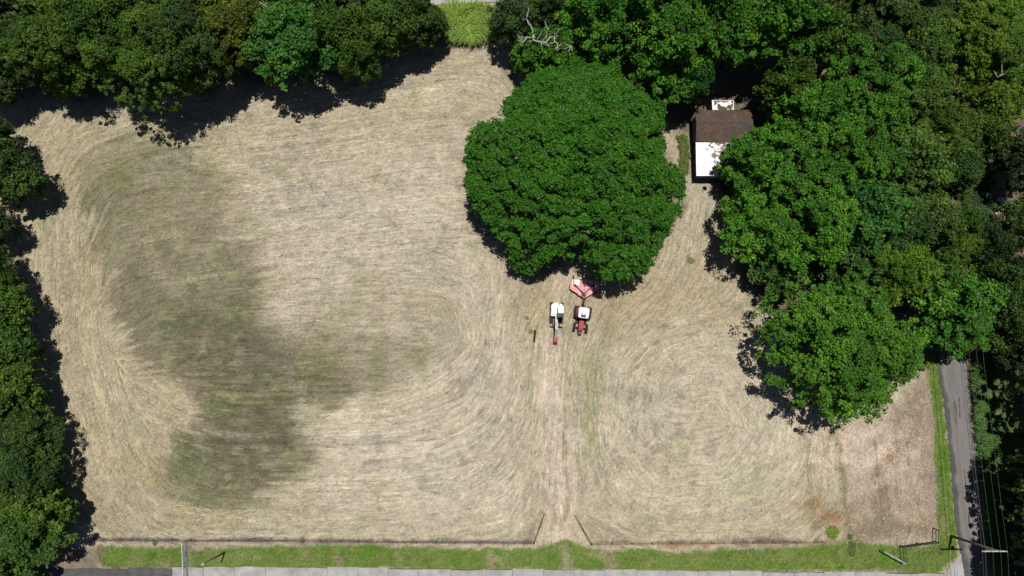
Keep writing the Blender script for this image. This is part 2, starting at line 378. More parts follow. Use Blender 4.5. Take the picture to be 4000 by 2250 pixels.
# ground under and beside the round tree and the shed
lay(sstep(-40, 60, poly_sd(VX, VY, [(1260,690),(1560,720),(1640,600),(1800,700),(1900,840),(1700,790),(1520,830),(1300,820)]) + wob), (0.285, 0.228, 0.14), 0.7)
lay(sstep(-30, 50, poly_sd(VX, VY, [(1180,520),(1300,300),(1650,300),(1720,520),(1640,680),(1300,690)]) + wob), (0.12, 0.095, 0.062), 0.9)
# leaf litter below the trees
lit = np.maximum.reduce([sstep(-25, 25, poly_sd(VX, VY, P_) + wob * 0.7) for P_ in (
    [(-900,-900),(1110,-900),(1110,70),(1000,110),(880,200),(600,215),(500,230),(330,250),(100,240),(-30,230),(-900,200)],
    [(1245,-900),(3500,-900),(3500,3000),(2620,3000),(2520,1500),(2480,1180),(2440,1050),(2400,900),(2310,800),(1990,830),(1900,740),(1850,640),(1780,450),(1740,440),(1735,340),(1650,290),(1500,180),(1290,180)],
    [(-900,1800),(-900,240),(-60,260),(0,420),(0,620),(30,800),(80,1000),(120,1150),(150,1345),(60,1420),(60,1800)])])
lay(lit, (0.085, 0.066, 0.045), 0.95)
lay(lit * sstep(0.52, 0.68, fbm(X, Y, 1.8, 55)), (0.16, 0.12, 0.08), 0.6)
# wood chips and bare earth in the corner by the road
chips = sstep(-22, 30, poly_sd(VX, VY, [(2060,1090),(2190,1060),(2260,1010),(2330,900),(2345,1120),(2362,1365),(2130,1375),(2130,1250),(2100,1180)]) + wob * 0.6)
lay(chips, (0.262, 0.205, 0.148), 0.92)
lay(chips * sstep(0.45, 0.65, fbm(X, Y, 3.0, 61)), (0.165, 0.13, 0.075), 0.7)
arcs = np.sin(np.hypot(VX - 2120, (VY - 1010) * 1.0) / 9.0 + N_mid * 5)
lay(np.exp(-(((VX - 2195) / 85) ** 2 + ((VY - 1135) / 70) ** 2)) * (0.60 + 0.35 * arcs) * (0.1 + 1.9 * (N_sm * .6 + N_mid * .4)), (0.58, 0.46, 0.365), 1.0)
lay(np.exp(-(((VX - 2096) / 40) ** 2 + ((VY - 1120) / 60) ** 2)) * sstep(0.3, 0.6, N_sm) * 1.3, (0.52, 0.40, 0.29), 0.9)
for ex, ey, rx, ry in ((2050, 1262, 62, 18), (2090, 1300, 50, 28), (2130, 1240, 22, 26), (2250, 1150, 20, 40)):
    lay(np.exp(-((VX - ex) / rx) ** 2 - ((VY - ey) / ry) ** 2) * sstep(0.25, 0.6, N_mid), (0.215, 0.12, 0.055), 0.85)
ridge = line_d(VX, VY, [(2108,1120),(2122,1230),(2135,1330),(2145,1390)])
lay(sstep(16, 3, ridge + (N_sm - 0.5) * 22), (0.16, 0.15, 0.075), 0.7)
for lx in (2030, 2037, 2205, 2250, 2258):
    lay(sstep(4, 1, np.abs(VX - lx - (VY - 1150) * 0.09) + (N_sm - 0.5) * 5) * sstep(1080, 1110, VY) * sstep(1330, 1250, VY), (0.16, 0.12, 0.075), 0.55)
lay(sstep(30, 8, np.abs(VX - 2338 - (VY - 1100) * 0.06) + (N_mid - 0.5) * 30) * sstep(900, 960, VY) * sstep(1350, 1300, VY), (0.22, 0.165, 0.125), 0.8)
# scorched strip along the fence, bare triangles by the gateway
def strip(pts, w, c, k, jit=8): lay(sstep(w, w * 0.3, line_d(VX, VY, pts) + (N_sm - 0.5) * jit + (N_mid - 0.5) * jit), c, k)
strip([(235,1358),(560,1360),(860,1362),(1345,1364)], 9, (0.19, 0.155, 0.12), 0.8, 14)
strip([(235,1356),(560,1358),(860,1360),(1100,1363),(1345,1364)], 3.2, (0.06, 0.052, 0.05), 0.75, 7)
strip([(1490,1368),(1800,1366),(2000,1364),(2110,1366)], 15, (0.215, 0.15, 0.10), 0.75, 18)
strip([(1490,1364),(1800,1362),(2060,1362)], 3, (0.07, 0.06, 0.055), 0.7, 7)
strip([(1680,1374),(1780,1370)], 9, (0.22, 0.10, 0.045), 0.6, 12)
lay(sstep(-8, 12, poly_sd(VX, VY, [(1365,1285),(1345,1360),(1260,1362),(1330,1320)]) + wob * 0.25), (0.19, 0.155, 0.10), 0.55)
lay(sstep(-8, 12, poly_sd(VX, VY, [(1445,1290),(1490,1362),(1620,1362),(1540,1325)]) + wob * 0.25), (0.20, 0.16, 0.105), 0.5)
# grass verges
def verge_mask(vx, vy, nb):
    a = sstep(-5, 6, poly_sd(vx, vy, [(245,1372),(470,1374),(500,1380),(620,1373),(900,1368),(1180,1382),(1340,1378),(1390,1366),(1425,1360),(1470,1376),(1520,1385),(1610,1384),(1700,1392),(1800,1384),(2050,1375),(2140,1362),(2330,1370),(2365,1360),(2355,1200),(2345,1000),(2326,880),(2360,880),(2376,1000),(2394,1180),(2410,1340),(2412,1400),(2350,1450),(2200,1436),(1500,1436),(1000,1432),(500,1432),(250,1432)]) + nb)
    b = sstep(-6, 6, poly_sd(vx, vy, [(1085,8),(1270,8),(1260,60),(1100,60)]) + nb)
    return np.maximum(a, b)
VG = verge_mask(VX, VY, (N_sm - 0.5) * 18 + (N_mid - 0.5) * 14)
lay(VG, (0.092, 0.140, 0.024), 0.95)
lay(VG * sstep(0.5, 0.75, fbm(X, Y, 3.0, 64)), (0.145, 0.165, 0.050), 0.65)
lay(VG * sstep(0.56, 0.72, fbm(X, Y, 1.6, 65)), (0.068, 0.150, 0.014), 0.7)
lay(VG * sstep(0.64, 0.74, fbm(X, Y, 2.2, 66)), (0.22, 0.18, 0.105), 0.65)
lay(sstep(-6, 6, poly_sd(VX, VY, [(1085,6),(1270,6),(1260,60),(1100,60)])), (0.085, 0.165, 0.012), 0.9)
lay(sstep(-10, 15, poly_sd(VX, VY, [(150,1370),(260,1375),(255,1425),(430,1425),(420,1470),(60,1470),(90,1380)]) + wob * 0.2), (0.135, 0.105, 0.072), 0.85)
lay(sstep(16, 4, np.abs(VX - 472) + (N_sm - 0.5) * 14) * sstep(1355, 1370, VY), (0.19, 0.155, 0.10), 0.7)
lay(sstep(26, 8, np.abs(VX - 1425) + (N_mid - 0.5) * 60) * sstep(1360, 1380, VY), (0.23, 0.205, 0.125), 0.75)
# streaks, swaths, speckle
inside = 1 - np.maximum(lit, VG)
calm = 1 - 0.6 * sstep(-40, 60, poly_sd(VX, VY, [(1470,860),(1800,780),(2000,900),(2080,1150),(1990,1340),(1520,1340),(1470,1100)]))
amp = np.where(chips > 0.5, 0.02, 0.036) * inside + 0.02
shade = 1 + amp * np.clip(L1, -2.5, 2.5) + 0.034 * inside * (1 - chips) * calm * np.clip(L2, -2, 2) + 0.022 * inside * calm * np.clip(L3, -2, 2) + 0.42 * SPK + 0.34 * (N_sm - 0.5) + 0.16 * (N_big - 0.5)
shade += inside * calm * (1 - chips) * (0.09 * sstep(1.6, 2.4, L2) - 0.05 * sstep(1.3, 2.2, -L2))
shade += inside * calm * (1 - chips) * (0.18 * sstep(0.9, 2.4, L4) - 0.16 * sstep(1.4, 2.6, L5) * sstep(0.42, 0.6, N_mid))
tint = np.stack([0.995 + 0.05 * (N_mid - 0.5) + 0.008 * L2 * inside, np.ones_like(L1), 1.04 - 0.10 * (N_mid - 0.5)], -1)
col = np.clip(1.0 * col * shade[..., None] * tint, 0.008, 0.75)
Z = 0.035 * (N_mid - 0.5) + 0.010 * np.clip(L2, -2, 2) * inside + 0.012 * L1 * inside - 0.03
Z = np.where(bad, -0.05, Z)
idx = np.arange(NY * NX).reshape(NY, NX)
gf = np.stack([idx[:-1, :-1], idx[:-1, 1:], idx[1:, 1:], idx[1:, :-1]], -1).reshape(-1, 4)
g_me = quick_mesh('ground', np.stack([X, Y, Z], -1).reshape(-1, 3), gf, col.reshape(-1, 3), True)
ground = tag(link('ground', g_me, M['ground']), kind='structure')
def sample(arr2, x, y):
    ix = np.clip(np.searchsorted(gx, x), 0, NX - 1); iy = np.clip(np.searchsorted(gy, y), 0, NY - 1); return arr2[iy, ix]

# ------------------------------------------------------------------ blades: straw, grass, chips
def blades(name, n, vbox, keep, length, width, tilt, colf, seed, follow=0.3, parent=None, zoff=0.0, group=None, label=None):
    r = np.random.RandomState(seed)
    a, b = V(vbox[0], vbox[1]), V(vbox[2], vbox[3])
    x = r.uniform(min(a.x, b.x), max(a.x, b.x), n); y = r.uniform(min(a.y, b.y), max(a.y, b.y), n)
    k = r.rand(n) < keep(x, y); x, y = x[k], y[k]; n = len(x)
    ang = (sample(ANG, x, y) + r.normal(0, follow, n) + np.pi * (r.rand(n) > 0.5)) if follow < 3 else r.uniform(0, 6.283, n)
    ln = r.uniform(length[0], length[1], n); wd = r.uniform(width[0], width[1], n); tl = r.uniform(tilt[0], tilt[1], n)
    z = sample(Z, x, y) + zoff
    d = np.stack([np.cos(ang) * np.cos(tl), np.sin(ang) * np.cos(tl), np.sin(tl)], -1) * ln[:, None]
    s = np.stack([-np.sin(ang), np.cos(ang), r.uniform(-.5, .5, n)], -1) * wd[:, None] * 0.5
    p = np.stack([x, y, z], -1)
    v = np.stack([p - s, p + s, p + d + s * 0.5, p + d - s * 0.5], 1).reshape(-1, 3)
    c = np.repeat(colf(x, y, r, n), 4, 0)
    me = quick_mesh(name, v, np.arange(4 * n).reshape(n, 4), c)
    return tag(link(name, me, M['blades'], parent), kind='stuff')
INS = inside * (1 - 0.7 * chips)
def straw_col(x, y, r, n):
    base = np.stack([sample(col[..., k], x, y) for k in range(3)], -1)
    f = np.where(r.rand(n) < 0.6, r.uniform(1.05, 1.45, n), r.uniform(0.45, 0.9, n))
    return np.clip(base * f[:, None] * (1 + r.normal(0, .04, (n, 3))), 0.01, 0.7)
blades('cut_straw', 90000, (0, 120, 2350, 1400), lambda x, y: sample(INS, x, y), (0.12, 0.5), (0.02, 0.055), (0.02, 0.4), straw_col, 3, 0.9)
def swaths(name, n, seed, lo, hi, wid, length, drop):
    """raked ridges of hay traced along the mowing direction"""
    r = np.random.RandomState(seed); a, b = V(60, 110), V(2060, 1345)
    x = r.uniform(a.x, b.x, n); y = r.uniform(b.y, a.y, n); k = r.rand(n) < sample(INS, x, y) * sample(calm, x, y) ** 1.6; x, y = x[k], y[k]; n = len(x)
    steps = (r.uniform(*length, n) / 0.4).astype(int); w = r.uniform(*wid, n); f = r.uniform(lo, hi, n); off = r.normal(0, .05, n)
    ang = sample(ANG, x, y) + np.pi * (r.rand(n) > .5); dx, dy = np.cos(ang), np.sin(ang)
    vs = []; fs = []; cs = []; prev = None; base = 0
    for st in range(steps.max()):
        an = sample(ANG, x, y); nx_, ny_ = np.cos(an), np.sin(an); fl = np.where(nx_ * dx + ny_ * dy < 0, -1, 1); dx, dy = nx_ * fl, ny_ * fl
        live = (st < steps) & (sample(INS, x, y) > 0.5); ww = w * (0.55 + 0.9 * r.rand(n)) * 0.5; jx, jy = r.normal(0, .03, n), r.normal(0, .03, n)
        z = sample(Z, x, y) + 0.022
        L_ = np.stack([x - dy * ww + jx, y + dx * ww + jy, z], -1); R_ = np.stack([x + dy * ww + jx, y - dx * ww + jy, z], -1)
        c = np.stack([sample(col[..., q], x, y) for q in range(3)], -1) * (f * r.uniform(.88, 1.12, n))[:, None]
        if prev is not None:
            m = live & prev[2] & (r.rand(n) > drop); q = m.sum()
            vs.append(np.stack([prev[0][m], prev[1][m], R_[m], L_[m]], 1).reshape(-1, 3)); cs.append(np.repeat(c[m], 4, 0))
        prev = (L_, R_, live); x = x + dx * .4; y = y + dy * .4
    v = np.concatenate(vs); c = np.clip(np.concatenate(cs), .01, .72)
    return tag(link(name, quick_mesh(name, v, np.arange(len(v)).reshape(-1, 4), c), M['blades']), kind='stuff')
swaths('hay_swaths', 1300, 31, 1.05, 1.26, (0.05, 0.13), (4, 26), 0.34)
swaths('dark_stubble_rows', 800, 32, 0.72, 0.94, (0.06, 0.18), (2, 12), 0.38)
def verge_col(x, y, r, n):
    base = np.stack([sample(col[..., k], x, y) for k in range(3)], -1)
    return np.clip(base * r.uniform(0.55, 1.5, n)[:, None] * np.stack([r.uniform(.8, 1.15, n), np.ones(n), r.uniform(.6, 1.1, n)], -1), 0.01, 0.5)
blades('verge_grass', 150000, (230, 870, 2420, 1445), lambda x, y: sample(VG, x, y), (0.08, 0.24), (0.02, 0.05), (0.4, 1.3), verge_col, 7, 9)
GRN = green * dampm
blades('field_grass', 60000, (180, 330, 1250, 1300), lambda x, y: sample(GRN, x, y), (0.08, 0.22), (0.02, 0.05), (0.3, 1.2), lambda x, y, r, n: np.stack([r.uniform(.06, .13, n), r.uniform(.10, .17, n), r.uniform(.02, .045, n)], -1), 9, 9)
CH = np.clip(chips + np.exp(-(((VX - 2080) / 40) ** 2 + ((VY - 1120) / 60) ** 2)), 0, 1) * sstep(0.35, 0.62, N_sm) * (0.06 + 0.94 * np.maximum(np.exp(-(((VX - 2200) / 80) ** 2 + ((VY - 1130) / 60) ** 2)), np.exp(-(((VX - 2092) / 45) ** 2 + ((VY - 1110) / 55) ** 2))))
def chip_col(x, y, r, n):
    f = r.uniform(0.55, 1.4, n)[:, None]; return np.clip(arr((0.47, 0.38, 0.29)) * f * (1 + r.normal(0, .05, (n, 3))), 0.02, 0.75)
blades('wood_chips', 60000, (2020, 880, 2370, 1390), lambda x, y: sample(CH, x, y), (0.06, 0.22), (0.03, 0.08), (0.0, 0.35), chip_col, 12, 9, zoff=0.01)
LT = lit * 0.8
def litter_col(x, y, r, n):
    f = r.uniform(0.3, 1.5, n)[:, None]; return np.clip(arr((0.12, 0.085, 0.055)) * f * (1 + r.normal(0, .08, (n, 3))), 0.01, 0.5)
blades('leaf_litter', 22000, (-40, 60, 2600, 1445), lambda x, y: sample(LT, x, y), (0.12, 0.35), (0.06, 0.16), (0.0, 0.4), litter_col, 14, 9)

# ------------------------------------------------------------------ pavement slabs, road
def slab(parent, corners, mat, z0, z1, name='slab'):
    MB().prism([(p.x, p.y) for p in corners], z0, z1).build(name, mat, parent)
def pavement(name, x0, x1, py_edge, py_far, pitch, mat, seed):
    base = tag(MB().prism([(p.x, p.y) for p in (W(x0, py_far(x0)), W(x1, py_far(x1)), W(x1, py_edge(x1)), W(x0, py_edge(x0)))], -0.12, 0.012).build(name, M['dark_concrete']), kind='structure')
    r = random.Random(seed); x = x0
    while x < x1 - 5:
        xe = min(x + pitch * r.uniform(0.97, 1.03), x1); e = 0.7
        j = r.uniform(-4, 4)
        q = [W(x + e, py_far(x)), W(xe - e, py_far(xe)), W(xe - e, py_edge(xe) + j + r.uniform(-2, 2)), W((x + xe) / 2, py_edge((x + xe) / 2) + j + r.uniform(-3, 3)), W(x + e, py_edge(x) + j)]
        if py_far(x) < py_edge(x): q = q[::-1]
        slab(base, q, mat, 0.0, 0.045 + r.uniform(0, 0.006)); x = xe
    return base
edge_b = lambda x: 2213 + (x - 675) * 0.0085
pavement('pavement', 676, 3690, edge_b, lambda x: 2420, 121, M['concrete'], 1)
pavement('stained_apron', 100, 672, lambda x: 2222, lambda x: 2420, 98, M['dark_concrete'], 2)
pavement('far_pavement', 900, 2300, lambda x: 14 - (x - 1730) * 0.02, lambda x: -170, 121, M['concrete'], 3)
# corner apron
slab_c = [W(*p) for p in ((3700,2226),(3735,2185),(3752,2160),(3768,2255),(3790,2420),(3700,2420))]
tag(MB().prism([(p.x, p.y) for p in slab_c[::-1]], -0.1, 0.05).build('corner_apron', M['concrete']), kind='structure')
# asphalt road
m, nt, b, out = new_mat('old_asphalt')
a = nt.nodes.new('ShaderNodeVertexColor'); a.layer_name = 'Col'; g = nt.nodes.new('ShaderNodeNewGeometry')
n = noise_node(nt, 14, 5, 0.75, g.outputs['Position']); r_ = ramp_node(nt, [(0.3, (0.72,) * 3), (0.7, (1.25,) * 3)], n.outputs['Fac'])
nt.links.new(mix_col(nt, 'MULTIPLY', 1.0, a.outputs[0], r_.outputs[0]), b.inputs['Base Color']); b.inputs['Roughness'].default_value = 0.85
M['asphalt'] = m
RL = [(2120,-40),(2260,500),(2330,800),(2356,900),(2372,1000),(2384,1090),(2392,1180),(2402,1300),(2415,1390),(2432,1470),(2452,1560)]
RR = [(2200,-40),(2345,500),(2410,800),(2428,900),(2440,1000),(2450,1090),(2458,1180),(2474,1300),(2494,1380),(2510,1450),(2530,1560)]
def resample(P, n):
    P = np.array(P, float); t = np.linspace(0, 1, n); yy = P[0, 1] + t * (P[-1, 1] - P[0, 1]); return np.stack([np.interp(yy, P[:, 1], P[:, 0]), yy], -1)
nl, nc = 420, 26
A, B = resample(RL, nl), resample(RR, nl); rv = []; rc = []
for i in range(nl):
    pa, pb = V(*A[i]), V(*B[i]); wig = 0.06 * math.sin(i * 0.9) + 0.05 * math.sin(i * 2.3)
    for j in range(nc):
        t = j / (nc - 1); p = pa.lerp(pb, t); edge = wig if j in (0, nc - 1) else 0
        rv.append((p.x + edge, p.y, 0.03 + 0.05 * (1 - (2 * t - 1) ** 2)))
rv = np.array(rv); T = np.tile(np.linspace(0, 1, nc), nl)
nz = fbm(rv[:, 0], rv[:, 1], 1.2, 41); nz2 = fbm(rv[:, 0] * 4, rv[:, 1], 2.0, 42)
cc = np.ones((len(rv), 3)) * arr((0.142, 0.132, 0.126))
k = sstep(0.20, 0.10, T + (nz - .5) * .2)[:, None]; cc = cc * (1 - k) + arr((0.055, 0.053, 0.052)) * k
k = (np.exp(-((T - 0.33 + (nz - .5) * .1) / 0.05) ** 2) * 0.5)[:, None]; cc = cc * (1 - k) + arr((0.10, 0.085, 0.07)) * k
k = sstep(0.58, 0.7, nz2)[:, None] * 0.5; cc = cc * (1 - k) + arr((0.10, 0.09, 0.08)) * k
cc *= (0.85 + 0.3 * nz)[:, None]
ii = np.arange(nl * nc).reshape(nl, nc); rf = np.stack([ii[:-1, :-1], ii[1:, :-1], ii[1:, 1:], ii[:-1, 1:]], -1).reshape(-1, 4)
road = tag(link('road', quick_mesh('road', rv, rf, cc, True), M['asphalt']), kind='structure')
mb = MB(); rr = random.Random(4)
def crack(pts):
    pts2 = []
    for p0, p1 in zip(pts[:-1], pts[1:]):
        for t in range(6):
            q = V(p0[0] + (p1[0] - p0[0]) * t / 6 + rr.uniform(-2, 2), p0[1] + (p1[1] - p0[1]) * t / 6); pts2.append((q.x, q.y))
    for (x0, y0), (x1, y1) in zip(pts2[:-1], pts2[1:]):
        w = rr.uniform(0.03, 0.07); mb.add([(x0 - w, y0, .087), (x0 + w, y0, .087), (x1 + w, y1, .087), (x1 - w, y1, .087)], [(0, 1, 2, 3)])
crack([(2438,1376),(2446,1400),(2440,1420),(2452,1445)]); crack([(2424,1180),(2428,1230),(2432,1262)]); crack([(2412,1000),(2414,1060)])
crack([(2436,1290),(2438,1330)]); crack([(2402,1010),(2404,1080)])
mb.build('crack', M['black_metal'], road)

# ------------------------------------------------------------------ trees
def unit_dirs(r, n, zmin=-1.0):
    z = r.uniform(zmin, 1, n); a = r.uniform(0, 2 * np.pi, n); q = np.sqrt(1 - z * z); return np.stack([q * np.cos(a), q * np.sin(a), z], -1)
def leaves_mesh(name, centres, radii, nleaf, size, r, flat=1.0, tint_lo=0.55, tint_hi=1.35, spiky=0.0, outdir=None, patch=1.0):
    """puffs of leaf-sized faces on the upper side of each little ball"""
    n = len(centres); rep = np.repeat(np.arange(n), nleaf); k = len(rep)
    d = unit_dirs(r, k, -0.35); rad = radii[rep] * (0.45 + 0.95 * r.rand(k) ** 0.8)
    dd = d * np.array([1, 1, flat])
    p = centres[rep] + dd * rad[:, None]
    nrm = d * 0.5 + r.normal(0, 0.5, (k, 3)); nrm[:, 2] += 0.55
    nrm /= np.linalg.norm(nrm, axis=1)[:, None]
    ax = r.normal(0, 1, (k, 3)) + d * 0.8
    if outdir is not None: ax = ax * 0.5 + outdir[rep] * 1.2
    u = ax - nrm * (ax * nrm).sum(1)[:, None]; u /= np.linalg.norm(u, axis=1)[:, None] + 1e-9
    w = np.cross(nrm, u)
    s = size * r.uniform(0.65, 1.35, k)[:, None]; ar = 0.34 + 0.2 * r.rand(k)[:, None]
    v = np.stack([p - u * s * .5, p + w * s * ar - nrm * s * .08, p + u * s * .5, p - w * s * ar - nrm * s * .08], 1).reshape(-1, 3)
    big = fbm(centres[:, 0] + 40, centres[:, 1] + 40  , 1.9, 7, 2)[rep] * patch - .5 * patch
    pt = r.uniform(0.84, 1.16, n)[rep] * (1 + 0.8 * big); lt = r.uniform(tint_lo, tint_hi, k) * pt
    hue = r.normal(0, 0.10, k) + r.normal(0, 0.06, n)[rep] + 0.35 * big
    c = np.stack([lt * (1 + hue * 1.0), lt, lt * (1 - hue * .6)], -1); c = np.clip(c, 0.1, 2.5)
    return quick_mesh(name, v, np.arange(4 * k).reshape(k, 4), np.repeat(c, 4, 0))
def cull(cent, rad, lobes, lrad, depth=0.72):
    keep = np.ones(len(cent), bool)
    for c, q in zip(lobes, lrad):
        keep &= np.linalg.norm((cent - c) / np.array([1, 1, 1.0]), axis=1) > q * depth
    return cent[keep], rad[keep]
STYLE = dict(   # lobes, lobe size, puff size, leaves per puff, leaf size, lobe flatness
    round=dict(nl=26, lr=(0.20, 0.36), pr=0.46, nleaf=50, leaf=0.19, flat=0.85, pk=5.0),      # fine, broccoli-like
    plate=dict(nl=32, lr=(0.17, 0.31), pr=0.58, nleaf=52, leaf=0.235, flat=0.50, pk=4.2),      # flat sprays with deep gaps
    airy=dict(nl=26, lr=(0.18, 0.30), pr=0.50, nleaf=44, leaf=0.24, flat=0.65, pk=3.4),       # open, twiggy
    fine=dict(nl=30, lr=(0.19, 0.34), pr=0.48, nleaf=52, leaf=0.19, flat=0.80, pk=4.6))
def crown_proto(style, R, Ht, seed):
    S = STYLE[style]; r = np.random.RandomState(seed)
    zc = Ht * 0.56; up = Ht * 0.44 - 0.4; dn = Ht * 0.30
    d = []
    while len(d) < S['nl']:                                    # well spread directions
        c = unit_dirs(r, 1, -0.45)[0]
        if all(np.dot(c, e) < math.cos(0.36) for e in d) or r.rand() < 0.06: d.append(c)
    d = np.array(d); shr = r.uniform(0.45, 0.98, len(d))[:, None]
    ell = np.stack([np.full(len(d), R), np.full(len(d), R * r.uniform(.85, 1.05)), np.where(d[:, 2] > 0, up, dn)], -1)
    lob = d * ell * shr + np.array([0, 0, zc]); lr = R * r.uniform(*S['lr'], len(d))
    cents = []; rads = []
    for c, q in zip(lob, lr):
        n = int(S['pk'] * (q / S['pr']) ** 2 * 1.9) + 6
        far = r.uniform(0.70, 1.08, n); sprig = r.rand(n) < 0.30; far = np.where(sprig, r.uniform(1.05, 1.5, n), far)
        dirs = unit_dirs(r, n, -0.3)
        bump = fbm(dirs[:, 0] * 1.5 + c[0], dirs[:, 1] * 1.5 + c[1] + dirs[:, 2], 0.9, seed % 90 + 3, 2)
        ok = bump > 0.44
        e = dirs * np.array([1, 1, S['flat']]) * (q * far)[:, None]; e[:, 2] -= np.where(sprig, 0.3 * q, 0)
        cents.append((c + e)[ok]); rads.append((S['pr'] * np.where(sprig, r.uniform(0.35, 0.7, n), r.uniform(0.55, 1.1, n)))[ok])
    cents = np.concatenate(cents); rads = np.concatenate(rads)
    cents, rads = cull(cents, rads, lob, lr, 0.62)
    rho = np.hypot(cents[:, 0], cents[:, 1]) / R
    ok = r.rand(len(rho)) > 0.72 * sstep(0.55, 1.0, rho); cents, rads = cents[ok], rads[ok]
    ns = int(34 * R); a_ = r.uniform(0, 6.283, ns); q_ = R * r.uniform(0.80, 1.06, ns)
    lump = fbm(np.cos(a_) * 3 + 9, np.sin(a_) * 3 + 9, 1.0, seed % 50, 3) > 0.47
    spr = np.stack([q_ * np.cos(a_), q_ * np.sin(a_), zc + r.uniform(-dn * .8, up * .35, ns)], -1)[lump]
    cents = np.concatenate([cents, spr]); rads = np.concatenate([rads, S['pr'] * r.uniform(.3, .8, len(spr))])
    inner = unit_dirs(r, 26, -0.3) * np.array([R, R, up]) * 0.42 + np.array([0, 0, zc - 0.3])
    cents = np.concatenate([cents, inner]); rads = np.concatenate([rads, np.full(26, S['pr'] * 1.5)])
    me = leaves_mesh('crown', cents, rads, S['nleaf'], S['leaf'], r, S['flat'])
    me.materials.append(M['leaf'])
    tb = MB(); lean = Vector((r.normal(0, .25), r.normal(0, .25), 0))
    fork = Vector((lean.x, lean.y, zc * 0.45)); tr = 0.055 * R + 0.06
    tb.tube([(0, 0, -0.3), (lean.x * .3, lean.y * .3, zc * .2), tuple(fork)], [tr * 1.5, tr * 1.05, tr * .9], 9)
    for c in lob[::1]:
        c = Vector(c); mid = fork.lerp(c, 0.5) + Vector((r.normal(0, .2), r.normal(0, .2), 0.35))
        tb.tube([fork, mid, c], [tr * .5, tr * .3, 0.035], 5)
        for k in range(2):
            e = c + Vector(unit_dirs(r, 1, 0.0)[0]) * R * 0.28; tb.tube([c, e], [0.035, 0.012], 4)
    tm = tb.mesh('trunk', True); tm.materials.append(M['bark'])
    return me, tm
PROTO = {}
def proto(style, size, var):
    k = (style, size, var)
    if k not in PROTO:
        R, Ht = {'s': (2.6, 6.0), 'm': (4.2, 9.5), 'l': (6.2, 12.5), 'x': (8.0, 13.0)}[size]
        PROTO[k] = (R, Ht) + crown_proto(style, R, Ht, sum(ord(ch) for ch in style + size) * 7 + var * 101)
    return PROTO[k]
GREEN = dict(mid=(0.068, 0.132, 0.016), dark=(0.050, 0.096, 0.017), olive=(0.100, 0.128, 0.013), lush=(0.061, 0.176, 0.013),
             bright=(0.070, 0.185, 0.014), shade=(0.042, 0.098, 0.016), jade=(0.044, 0.138, 0.018), lime=(0.084, 0.158, 0.012), deep=(0.032, 0.060, 0.016), blue=(0.048, 0.092, 0.024))  # shade tone: leaf colour darkened for trees where the wood lies in shadow
trees_rng = random.Random(8)
def tree(vx, vy, rv, style, tone, height, label, group=None, name='broadleaf_tree', var=None, squash=1.0, bare=False):
    Rm = rv * VS / 33.0
    size = 's' if Rm < 3.2 else 'm' if Rm < 5.1 else 'l' if Rm < 7 else 'x'
    R, Ht, cm, tm = proto(style, size, trees_rng.randrange(3) if var is None else var)
    p = V(vx, vy, height * 0.60)
    t = empty(name, (p.x, p.y, 0), trees_rng.uniform(0, 6.28), label, 'tree', group)
    k = Rm / R; kz = height / Ht; t.scale = (k, k * squash, kz)
    tr = link('trunk', tm, None, t); cr = link('crown', cm, None, t)
    j = trees_rng.uniform(0.9, 1.12); c = GREEN[tone]; cr.color = (c[0] * j, c[1] * j, c[2] * j, 1)
    return t
TL = 'trees along the far left edge of the field'
TR = 'wood on the right and behind the shed'
LE = 'trees on the left edge of the field'
